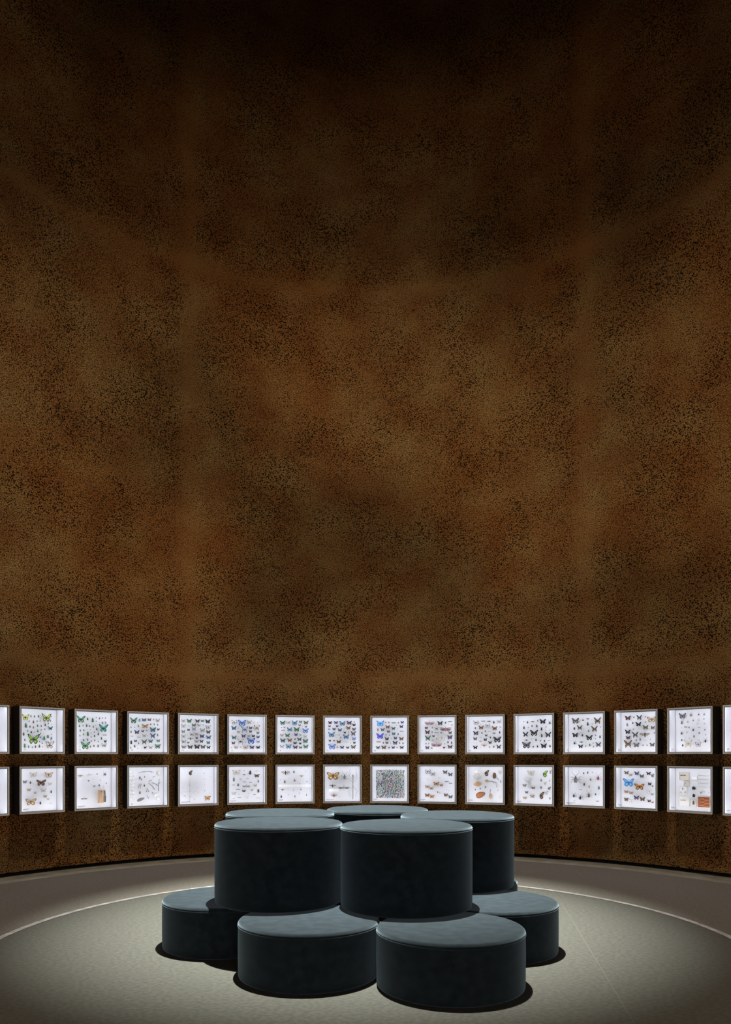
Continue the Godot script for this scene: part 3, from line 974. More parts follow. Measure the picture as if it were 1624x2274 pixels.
		"tray":
			st.set_color(c0)
			box(st, Vector3(-size / 2, -tall / 2, 0), Vector3(size / 2, tall / 2, 0.005))
			part("base", st.commit(), mat.dye, o)
			for q in [[-1, 0], [1, 0], [0, -1], [0, 1]]:
				st = tool()
				st.set_color(c1.lerp(c0, 0.5))
				var c := Vector3(q[0] * (size / 2 - 0.002), q[1] * (tall / 2 - 0.002), 0.008)
				var e := Vector3(0.002 if q[0] else size / 2, 0.002 if q[1] else tall / 2, 0.004)
				box(st, c - e, c + e)
				part("rim", st.commit(), mat.dye, o)
		"slab":
			st.set_color(c0)
			box(st, Vector3(-size / 2, -tall / 2, 0), Vector3(size / 2, tall / 2, 0.016))
			part("body", st.commit(), mat.shell, o)
			st = tool()
			for i in 9:
				var y := tall * (-0.42 + 0.105 * i)
				var wob := 0.01 * sin(i * 2.3)
				bar(st, Vector3(-size * 0.48, y + wob, 0.0162), Vector3(size * 0.05, y - wob, 0.0165), tall * 0.045, [c1, c2, lin(Color("8f3f34"))][i % 3])
				bar(st, Vector3(size * 0.05, y - wob, 0.0165), Vector3(size * 0.48, y + wob * 0.5, 0.0162), tall * 0.05, [c2, lin(Color("8f3f34")), c1][i % 3])
			part("banding", st.commit(), mat.shell, o)
		"stone":
			for i in 4:
				ellipsoid(st, Vector3(size * 0.16 * cos(i * 1.9), tall * 0.16 * sin(i * 1.9), size * 0.23), Vector3(size * 0.36, tall * 0.34, size * 0.22), c0 if i % 2 else c2, 8, 5)
			part("body", st.commit(), mat.shell, o)
			st = tool()
			bar(st, Vector3(0, 0, 0.004), Vector3(0, 0, 0.0), size * 0.3, c1)
			part("peg", st.commit(), mat.dye, o)
		"nest":
			ellipsoid(st, Vector3(0, -tall * 0.06, 0.021), Vector3(size * 0.48, tall * 0.40, 0.020), lin(Color("dcdad6")), 18, 10)
			ellipsoid(st, Vector3(size * 0.02, tall * 0.24, 0.020), Vector3(size * 0.30, tall * 0.24, 0.018), lin(Color("e6e4e0")), 14, 8)
			part("body", st.commit(), mat.dye, o)
			st = tool()
			for i in 26:
				var f := i * 2.4
				var r := 0.40 * sqrt((i + 0.5) / 26.0)
				ellipsoid(st, Vector3(size * r * cos(f), tall * (r * sin(f) * 0.85 - 0.06), 0.0215 + 0.0205 * sqrt(maxf(0.0, 1.0 - pow(r * cos(f) / 0.48, 2) - pow(r * sin(f) * 0.85 / 0.40, 2)))), Vector3(0.004, 0.0035, 0.002), lin(Color("6a665f")), 6, 4)
			part("cell", st.commit(), mat.dye, o)
			st = tool()
			ellipsoid(st, Vector3(size * 0.12, tall * 0.42, 0.014), Vector3(0.008, 0.007, 0.006), lin(Color("2b2926")), 8, 5)
			bar(st, Vector3(size * 0.12, tall * 0.42, 0.012), Vector3(size * 0.08, tall * 0.30, 0.014), 0.003, lin(Color("2b2926")))
			part("stalk", st.commit(), mat.dye, o)
		"cone":
			var tip := Vector3(0, -tall * 0.5, 0.012)
			for i in 10:
				var f0 := TAU * i / 10.0
				var f1 := TAU * (i + 1) / 10.0
				var p0 := Vector3(cos(f0) * size * 0.5, tall * 0.5, 0.018 + sin(f0) * 0.018)
				var p1 := Vector3(cos(f1) * size * 0.5, tall * 0.5, 0.018 + sin(f1) * 0.018)
				st.set_color(c0)
				st.set_normal(((p0 + p1) / 2 - Vector3(0, 0, 0.016)).normalized())
				for p in [p1, p0, tip]: st.add_vertex(p)
			part("paper", st.commit(), mat.dye, o)
			st = tool()
			bar(st, Vector3(0, 0, 0.003), Vector3(0, 0, 0.0), 0.006, c1)
			part("peg", st.commit(), mat.dye, o)
		"sheet":
			for i in 4:
				st = tool()
				var y := tall * (0.5 - 0.25 * i)
				st.set_color(lin(Color("e4e4e4")))
				quad(st, Vector3(-size * 0.5, y, 0.002), Vector3(size * 0.5, y - 0.004, 0.012), Vector3(size * 0.5, y - tall * 0.27, 0.003), Vector3(-size * 0.5 + 0.006 * i, y - tall * 0.22, 0.010))
				part("fold", st.commit(), mat.dye, o)
		"stick":
			bar(st, Vector3(0, -tall * 0.48, 0.010), Vector3(0.002, tall * 0.22, 0.012), 0.005, c0)
			bar(st, Vector3(0.002, tall * 0.22, 0.012), Vector3(0, tall * 0.30, 0.012), 0.009, c1)
			bar(st, Vector3(0, 0, 0.010), Vector3(0, 0, 0.0), 0.002, c1)
			part("body", st.commit(), mat.dye, o)
			for s2 in [-1, 1]:
				for q in [[0.14, 0.50], [0.05, 0.36], [-0.06, -0.42]]:
					st = tool()
					var knee := Vector3(s2 * size * 0.5, tall * (q[0] + (q[1] - q[0]) * 0.45), 0.012)
					bar(st, Vector3(0, tall * q[0], 0.010), knee, 0.0024, c0)
					bar(st, knee, Vector3(s2 * size * 0.30, tall * q[1], 0.006), 0.0020, c0)
					part("leg", st.commit(), mat.dye, o)
		"mosaic":
			o.set_meta("kind", "stuff")
			var mm := MultiMesh.new()
			mm.transform_format = MultiMesh.TRANSFORM_3D
			mm.use_colors = true
			mm.mesh = cached("mosaic_beetle", shard_mesh)
			var across := 26
			mm.instance_count = across * across
			var tints := ["2f8f7a", "3aa06a", "1f5f8f", "2a3550", "6a3f7a", "a04f3f", "4f9f9a", "c09a6a", "8a2f3a", "3a4a5c", "7fae5a", "c98a94", "3f6fb0", "e0d4c0", "5a4632"]
			for i in across * across:
				var x := (i % across + 0.5) / across - 0.5
				var y := (i / across + 0.5) / across - 0.5
				var sc := rng.randf_range(0.017, 0.030)
				mm.set_instance_transform(i, Transform3D(Basis(Vector3(0, 0, 1), rng.randf_range(-0.25, 0.25)).scaled(Vector3.ONE * sc), Vector3(x * size + rng.randf_range(-0.005, 0.005), y * tall + rng.randf_range(-0.005, 0.005), 0.01 * sc)))
				mm.set_instance_color(i, lin(Color(tints[rng.randi() % tints.size()])))
			var mi := MultiMeshInstance3D.new()
			mi.name = "beetles"
			mi.multimesh = mm
			mi.material_override = mat.shell
			o.add_child(mi, true)
	return o
const UPPER_CONTENT := {
	11: [
		["w", "lime", -149, 165, 94], ["e", "grey", -71, 183, 37], ["e", "brown", -23, 182, 34], ["e", "green", 27, 187, 36], ["w", "limeblack", 120, 171, 129], ["e", "grey", 198, 191, 26],
		["e", "brown", -93, 118, 27], ["e", "brown", -39, 112, 43], ["e", "black", 12, 124, 22], ["e", "black", 51, 128, 22], ["e", "green", 191, 134, 28], ["e", "green", -141, 63, 73],
		["e", "black", -83, 52, 35], ["e", "brown", -38, 42, 35], ["e", "teal", 17, 66, 38], ["e", "black", 66, 65, 28], ["e", "black", 118, 79, 40], ["e", "black", 161, 98, 22],
		["i", "black", 203, 92, 14], ["b", "tealblack", 183, 38, 65], ["e", "green", -114, -5, 27], ["e", "black", -66, -18, 37], ["i", "black", -22, -17, 16], ["e", "teal", 18, -1, 44],
		["e", "black", 66, 15, 22], ["e", "black", 115, 24, 26], ["e", "brown", -167, -45, 51], ["e", "brown", 58, -32, 26], ["i", "red", 101, -32, 11], ["i", "black", 206, -39, 16],
		["w", "green", -53, -108, 159], ["e", "black", 51, -80, 30], ["e", "teal", 99, -91, 68], ["e", "brown", 154, -71, 50], ["e", "teal", 201, -92, 44], ["e", "olive", -149, -118, 35],
		["i", "black", 43, -134, 20], ["i", "black", 81, -157, 18], ["i", "black", 161, -140, 20], ["e", "green", -154, -193, 64], ["e", "olive", -101, -203, 39], ["e", "black", -53, -208, 22],
		["e", "black", -10, -202, 34], ["e", "green", 39, -196, 46], ["i", "black", 85, -203, 18], ["w", "whitebrown", 167, -180, 115], 
	],
	12: [
		["w", "tealgreen", -155, 168, 117], ["e", "black", -56, 177, 42], ["e", "green", 11, 161, 71], ["i", "black", 65, 199, 21], ["e", "black", 110, 191, 32], ["e", "grey", 153, 197, 27],
		["e", "grey", 194, 198, 28], ["i", "black", -96, 129, 9], ["i", "black", 65, 150, 19], ["i", "black", 107, 135, 13], ["e", "grey", 151, 131, 44], ["e", "grey", 197, 135, 38],
		["e", "green", -165, 80, 37], ["e", "black", -117, 87, 25], ["e", "green", -70, 88, 44], ["e", "black", -26, 82, 27], ["e", "olive", 24, 75, 36], ["i", "black", 59, 99, 15],
		["w", "teal", 153, 57, 131], ["e", "olive", -155, 18, 37], ["e", "black", -106, 25, 29], ["i", "black", -59, 33, 11], ["i", "black", -15, 34, 15], ["e", "black", 70, 43, 38],
		["e", "olive", -110, -32, 35], ["e", "green", -56, -26, 69], ["i", "black", -5, -9, 17], ["e", "black", 38, 2, 21], ["e", "black", 92, -23, 40], ["e", "green", -158, -49, 27],
		["d", "brown", 175, -35, 70], ["e", "black", -5, -62, 25], ["e", "black", 40, -50, 36], ["i", "red", 200, -76, 10], ["e", "green", 135, -82, 46], ["i", "red", -152, -104, 9],
		["e", "green", -108, -110, 39], ["e", "green", -56, -101, 35], ["e", "grey", -3, -119, 27], ["e", "brown", 42, -111, 31], ["e", "black", 92, -121, 21], ["i", "black", 89, -86, 12],
		["b", "black", 188, -120, 44], ["w", "tealgreen", -96, -183, 126], ["e", "black", -15, -194, 29], ["e", "black", 32, -185, 34], ["e", "green", 89, -186, 44], ["i", "black", -163, -199, 11],
		["b", "palegreen", 168, -177, 72], 
	],
	13: [
		["w", "greenblack", -162, 176, 103], ["e", "teal", -75, 181, 48], ["b", "blueblack", -11, 189, 64], ["b", "brown", 69, 194, 54], ["e", "black", 131, 198, 26], ["b", "palepink", 188, 188, 61],
		["e", "teal", -191, 80, 35], ["i", "black", -138, 84, 20], ["e", "teal", -89, 102, 41], ["m", "gold", 0, 102, 98], ["e", "black", 89, 130, 31], ["e", "teal", 142, 132, 35],
		["e", "grey", 190, 125, 35], ["b", "tealblack", 114, 52, 92], ["b", "black", 198, 59, 41], ["e", "black", -190, 18, 37], ["b", "purpleblack", -113, 14, 74], ["b", "black", -28, 30, 40],
		["i", "black", 33, 39, 22], ["d", "grey", -179, -43, 46], ["d", "grey", -86, -57, 57], ["b", "whiteblack", -7, -36, 58], ["i", "black", 47, -35, 15], ["t", "blueblack", 114, -36, 83],
		["e", "grey", 190, -22, 44], ["e", "black", -191, -130, 63], ["b", "black", -130, -109, 44], ["e", "teal", -84, -141, 33], ["t", "oliveblack", -9, -123, 77], ["b", "tealblack", 84, -114, 67],
		["b", "greenblack", 196, -105, 54], ["e", "teal", -195, -204, 37], ["e", "brown", -141, -182, 46], ["e", "black", -94, -209, 22], ["i", "black", -47, -206, 13], ["b", "black", 7, -202, 44],
		["b", "whitebrown", 86, -200, 56], ["b", "greenblack", 184, -185, 86], 
	],
	14: [
		["b", "palepink", -182, 190, 59], ["b", "greenblack", -97, 192, 77], ["b", "blackspot", 25, 192, 69], ["b", "tealblack", 99, 196, 48], ["b", "black", 178, 190, 79], ["b", "whiteblack", -180, 114, 68],
		["f", "olive", -102, 120, 25], ["b", "oliveblack", -29, 131, 64], ["b", "whiteblack", 48, 130, 51], ["i", "black", 111, 137, 21], ["b", "whiteblack", 184, 106, 74], ["b", "black", -106, 61, 43],
		["b", "paleblue", -29, 74, 68], ["b", "palegreen", 97, 57, 74], ["b", "blackspot", 187, 32, 70], ["b", "grey", -182, 35, 56], ["b", "whiteblack", -58, -4, 66], ["b", "palepink", 13, 1, 60],
		["b", "indigo", 91, -29, 74], ["b", "whiteblack", -180, -36, 63], ["i", "black", -120, -7, 11], ["b", "blueblack", 190, -46, 77], ["f", "olive", -80, -65, 91], ["b", "black", 14, -56, 39],
		["b", "palegreen", -177, -111, 74], ["b", "black", -109, -125, 36], ["b", "palepink", 11, -109, 66], ["b", "blackspot", 85, -106, 62], ["b", "tealblack", 187, -125, 56], ["m", "grey", -177, -190, 74],
		["b", "blackspot", -83, -191, 77], ["b", "black", 17, -187, 87], ["b", "blackspot", 106, -188, 74], ["b", "black", 190, -194, 60], 
	],
	15: [
		["b", "whiteblack", -168, 184, 81], ["b", "blue", -52, 176, 124], ["b", "whitebrown", 61, 189, 71], ["i", "black", 121, 183, 16], ["b", "white", 181, 184, 76], ["b", "blueblack", -173, 97, 79],
		["f", "red", -101, 98, 28], ["t", "paleblue", -13, 76, 105], ["b", "purpleblack", 79, 104, 54], ["t", "whitebrown", 173, 103, 95], ["d", "pale", -180, 25, 58], ["b", "whiteblack", -103, 38, 51],
		["b", "black", 79, 49, 49], ["i", "black", 137, 43, 12], ["b", "greenblack", 193, 29, 47], ["b", "tealblack", -170, -44, 77], ["i", "black", -97, -29, 14], ["b", "purpleblack", -28, -20, 72],
		["b", "palegreen", 51, -19, 45], ["b", "black", 120, -19, 54], ["b", "indigo", 193, -33, 55], ["t", "whiteblack", -74, -105, 98], ["i", "brown", 5, -115, 21], ["b", "blue", 83, -93, 127],
		["b", "paleblue", 193, -108, 57], ["b", "redblack", -181, -126, 58], ["e", "black", -204, -195, 21], ["b", "palepink", -141, -192, 65], ["f", "red", -69, -186, 33], ["b", "whitebrown", 1, -192, 75],
		["b", "purpleblack", 99, -191, 73], ["b", "black", 193, -190, 64], 
	],
	16: [
		["b", "greenblack", -176, 186, 83], ["b", "whiteblack", -88, 193, 57], ["b", "cyanblack", 8, 188, 90], ["b", "greenblack", 101, 204, 53], ["b", "oliveblack", 184, 193, 79], ["i", "brown", -190, 115, 24],
		["b", "greenblack", 88, 151, 41], ["i", "black", 131, 135, 14], ["b", "indigo", 185, 130, 34], ["b", "grey", -146, 118, 28], ["d", "brown", -168, 70, 59], ["b", "cyanblack", -69, 86, 81],
		["b", "greenblack", 40, 87, 93], ["i", "red", 103, 84, 12], ["b", "blue", 176, 67, 96], ["b", "palepink", -185, -3, 54], ["b", "greenblack", -101, -6, 76], ["i", "black", -26, 0, 14],
		["b", "indigo", 31, 6, 60], ["b", "tealgreen", 97, 3, 33], ["b", "whiteblack", 172, -23, 53], ["b", "tealblack", -172, -84, 85], ["b", "orangeblack", -67, -80, 76], ["b", "indigo", 16, -62, 33],
		["b", "blackspot", 82, -65, 72], ["b", "greenblack", 175, -93, 86], ["b", "black", 16, -121, 57], ["b", "black", 95, -130, 41], ["b", "whiteblack", -184, -179, 64], ["b", "cyanblack", -85, -175, 90],
		["b", "purpleblack", 20, -186, 76], ["b", "greenblack", 100, -192, 53], ["b", "greenblack", 181, -178, 81], 
	],
	17: [
		["b", "black", -186, 195, 62], ["b", "indigo", -96, 196, 62], ["b", "cyanblack", 4, 184, 94], ["b", "purpleblack", 111, 193, 82], ["e", "red", 192, 207, 29], ["b", "purpleblack", -194, 140, 41],
		["i", "black", -134, 148, 11], ["b", "black", -77, 141, 43], ["b", "orangeblack", 98, 115, 70], ["b", "black", 186, 161, 53], ["b", "grey", -199, 92, 36], ["b", "indigo", -125, 94, 53],
		["b", "blueblack", -35, 81, 67], ["i", "teal", 32, 91, 14], ["b", "purpleblack", 184, 95, 60], ["b", "cyanblack", -165, 10, 101], ["d", "brown", -56, 6, 62], ["b", "black", 42, 43, 43],
		["e", "red", 100, 49, 24], ["t", "greyblack", 174, 25, 84], ["e", "black", -21, -35, 29], ["i", "black", -90, -33, 11], ["b", "cyanblack", 62, -23, 98], ["b", "blue", 184, -55, 63],
		["b", "black", -189, -84, 43], ["b", "black", -125, -84, 31], ["b", "brown", -51, -101, 72], ["i", "red", 126, -63, 17], ["d", "pale", 66, -113, 65], ["e", "teal", 132, -116, 22],
		["b", "black", 190, -115, 43], ["i", "red", -152, -129, 11], ["b", "blue", -156, -177, 117], ["e", "brown", -73, -185, 29], ["b", "indigo", 0, -188, 65], ["b", "black", 86, -191, 50],
		["b", "oliveblack", 174, -182, 79], 
	],
	18: [
		["b", "cyan", -150, 181, 118], ["e", "black", -65, 201, 26], ["e", "black", -17, 199, 31], ["d", "black", 57, 192, 74], ["e", "black", 129, 194, 29], ["b", "indigo", 189, 201, 53],
		["b", "orangeblack", -35, 130, 72], ["i", "black", 103, 156, 17], ["b", "indigo", 177, 134, 62], ["e", "red", -189, 89, 43], ["b", "tealblack", -114, 87, 65], ["b", "tealblack", 54, 106, 65],
		["i", "black", 115, 105, 12], ["i", "black", 115, 84, 12], ["b", "indigo", -23, 58, 53], ["d", "black", 181, 63, 69], ["b", "violet", -153, -13, 118], ["e", "black", -61, 9, 26],
		["e", "black", -9, 4, 26], ["b", "blueblack", 57, 24, 58], ["e", "indigo", 126, 18, 38], ["i", "black", 157, 0, 12], ["i", "red", 205, 4, 12], ["b", "black", -48, -56, 65],
		["i", "black", 18, -47, 17], ["b", "indigo", 85, -44, 58], ["b", "brown", 177, -54, 72], ["d", "red", -177, -101, 70], ["e", "black", -105, -116, 34], ["b", "purpleblack", -48, -116, 50],
		["i", "black", 8, -111, 12], ["i", "black", 8, -129, 14], ["b", "blackspot", 81, -119, 77], ["e", "black", 151, -119, 29], ["e", "black", 201, -123, 34], ["b", "tealblack", -186, -191, 63],
		["b", "brown", -95, -188, 79], ["e", "black", -15, -191, 38], ["b", "indigo", 51, -191, 55], ["e", "indigo", 111, -191, 24], ["b", "greyblack", 183, -189, 65], 
	],
	19: [
		["g", "purple", -128, 183, 170], ["b", "blackspot", 32, 182, 83], ["e", "black", 114, 189, 33], ["d", "black", 185, 206, 69], ["i", "black", 156, 160, 11], ["i", "black", -34, 153, 11],
		["e", "black", 212, 154, 28], ["b", "black", -181, 112, 50], ["e", "black", -90, 115, 29], ["b", "whiteblack", -25, 101, 60], ["g", "purple", 118, 90, 197], ["b", "redblack", -163, 46, 81],
		["e", "black", -92, 48, 29], ["d", "black", -23, 37, 69], ["e", "black", 45, 39, 31], ["i", "black", 84, 33, 12], ["b", "oliveblack", 185, 36, 59], ["t", "greenblack", -156, -49, 93],
		["b", "black", -70, -16, 41], ["b", "white", 55, -44, 140], ["b", "violetorange", 183, -35, 80], ["e", "black", -23, -56, 29], ["e", "black", -79, -77, 26], ["e", "black", -186, -130, 29],
		["e", "black", -145, -130, 24], ["g", "purple", -20, -151, 179], ["e", "black", 102, -136, 26], ["e", "black", 152, -110, 43], ["e", "black", 206, -116, 45], ["b", "purpleblack", -166, -194, 67],
		["e", "green", -96, -198, 33], ["i", "black", 31, -202, 12], ["b", "redblack", 93, -193, 40], ["b", "blackspot", 185, -183, 76], 
	],
	20: [
		["b", "whiteblack", -164, 184, 78], ["d", "black", -54, 206, 66], ["f", "black", 34, 202, 56], ["e", "black", 107, 186, 49], ["b", "whiteblack", 183, 196, 67], ["i", "black", -95, 163, 11],
		["e", "indigo", -175, 103, 38], ["b", "orangeblack", -83, 108, 78], ["b", "whiteblack", 13, 135, 68], ["b", "orangeblack", 121, 93, 81], ["e", "black", 199, 114, 26], ["b", "blackspot", -164, 25, 83],
		["e", "black", -75, 28, 37], ["e", "black", -22, 54, 35], ["d", "grey", 37, 50, 44], ["f", "black", 112, 22, 63], ["e", "black", 193, 34, 44], ["b", "blackspot", -175, -61, 62],
		["d", "grey", -93, -39, 42], ["b", "black", -9, -10, 42], ["e", "black", 55, -43, 35], ["b", "blackspot", 162, -76, 121], ["f", "grey", -98, -98, 47], ["b", "black", -21, -74, 56],
		["b", "redblack", 51, -119, 54], ["i", "black", -151, -127, 11], ["i", "black", -196, -124, 11], ["b", "black", -172, -191, 73], ["i", "black", -101, -194, 14], ["f", "orange", -39, -160, 87],
		["e", "black", 42, -186, 30], ["e", "black", 106, -180, 37], ["t", "black", 182, -184, 72], 
	],
	21: [
		["i", "black", -193, 187, 21], ["e", "black", -133, 176, 41], ["f", "black", -53, 186, 57], ["e", "black", 18, 196, 32], ["b", "black", 97, 183, 95], ["h", "black", 198, 161, 79],
		["e", "black", -184, 98, 50], ["e", "black", -124, 99, 21], ["e", "black", -66, 121, 34], ["e", "black", 6, 120, 48], ["e", "black", 77, 75, 59], ["e", "black", 139, 103, 25],
		["i", "black", 136, 52, 10], ["e", "black", 192, 60, 20], ["t", "black", -158, -3, 86], ["b", "blackspot", -29, 16, 119], ["e", "black", 80, -23, 57], ["t", "black", 175, -13, 90],
		["f", "black", -149, -86, 60], ["i", "black", -70, -70, 18], ["e", "black", -6, -84, 39], ["e", "black", 58, -96, 29], ["e", "black", 119, -99, 38], ["f", "grey", 182, -94, 38],
		["i", "black", -51, -116, 10], ["b", "greyblack", -142, -161, 130], ["e", "black", -47, -184, 34], ["e", "black", 16, -181, 41], ["b", "black", 111, -173, 93], ["e", "black", 199, -179, 47],
	],
	22: [
		["b", "brownspot", -167, 180, 108], ["h", "black", -64, 188, 55], ["f", "black", 5, 206, 51], ["i", "black", 57, 190, 11], ["t", "brown", 148, 173, 105], ["e", "black", 5, 131, 59],
		["i", "black", 63, 132, 20], ["e", "black", -191, 73, 51], ["t", "brownspot", -108, 79, 83], ["e", "pale", -45, 56, 29], ["t", "brown", 104, 58, 92], ["i", "black", 183, 87, 22],
		["b", "black", -171, -22, 90], ["h", "black", -70, -26, 79], ["e", "black", 16, 33, 33], ["e", "black", 115, -29, 26], ["e", "black", 178, -52, 48], ["b", "blackspot", 31, -63, 99],
		["i", "black", 113, -78, 22], ["h", "blackspot", -183, -138, 80], ["f", "black", -87, -123, 63], ["i", "black", -25, -134, 13], ["i", "black", 80, -138, 22], ["b", "black", -95, -185, 69],
		["e", "grey", -26, -180, 29], ["e", "green", 33, -164, 46], ["e", "black", 85, -190, 26], ["t", "greyblack", 159, -162, 81], 
	],
	23: [
		["b", "redblack", -168, 197, 85], ["e", "black", -92, 206, 27], ["t", "blackspot", -11, 197, 77], ["e", "black", 65, 208, 23], ["m", "tan", 161, 168, 125], ["e", "grey", -184, 106, 53],
		["e", "black", -108, 128, 32], ["b", "black", -22, 108, 81], ["e", "grey", 68, 135, 31], ["b", "oliveblack", 76, 64, 80], ["b", "brownspot", 171, 57, 56], ["i", "brown", -97, 45, 23],
		["d", "pale", -22, 44, 53], ["b", "black", -171, 8, 78], ["t", "greyblack", -65, -34, 88], ["f", "brown", 71, -30, 137], ["e", "grey", 189, -13, 31], ["b", "redblack", -168, -71, 65],
		["e", "black", -59, -108, 31], ["e", "black", -3, -98, 38], ["d", "pale", 66, -115, 51], ["i", "black", 133, -98, 19], ["t", "brown", -162, -157, 118], ["b", "orangegrey", -49, -174, 86],
		["e", "black", 34, -175, 25], ["e", "grey", 89, -175, 27], ["b", "orangegrey", 165, -171, 69], 
	],
	24: [
		["b", "orangegrey", -167, 196, 98], ["h", "grey", -59, 203, 79], ["h", "black", 40, 206, 47], ["h", "grey", 111, 204, 49], ["e", "grey", -183, 111, 56], ["h", "pale", -105, 116, 50],
		["h", "grey", -33, 133, 40], ["h", "pale", 38, 135, 49], ["h", "grey", 105, 147, 29], ["h", "pale", 28, 91, 49], ["h", "pale", 113, 88, 39], ["i", "black", -190, 45, 14],
		["e", "black", -145, 55, 26], ["e", "black", -121, 51, 22], ["e", "black", -90, 47, 28], ["h", "black", -30, 12, 59], ["d", "grey", 46, 41, 40], ["h", "black", 118, 10, 35],
		["h", "black", -183, -29, 66], ["h", "pale", -116, -17, 40], ["h", "grey", 46, -30, 49], ["i", "black", 123, -51, 18], ["e", "grey", -23, -70, 40], ["i", "black", -141, -81, 12],
		["i", "black", -88, -92, 14], ["e", "black", -185, -115, 34], ["i", "black", 41, -119, 16], ["h", "black", 130, -132, 78], ["t", "pale", -88, -162, 115], ["b", "whitepurple", 38, -175, 81],
		["e", "black", -175, -182, 36], 
	],
}
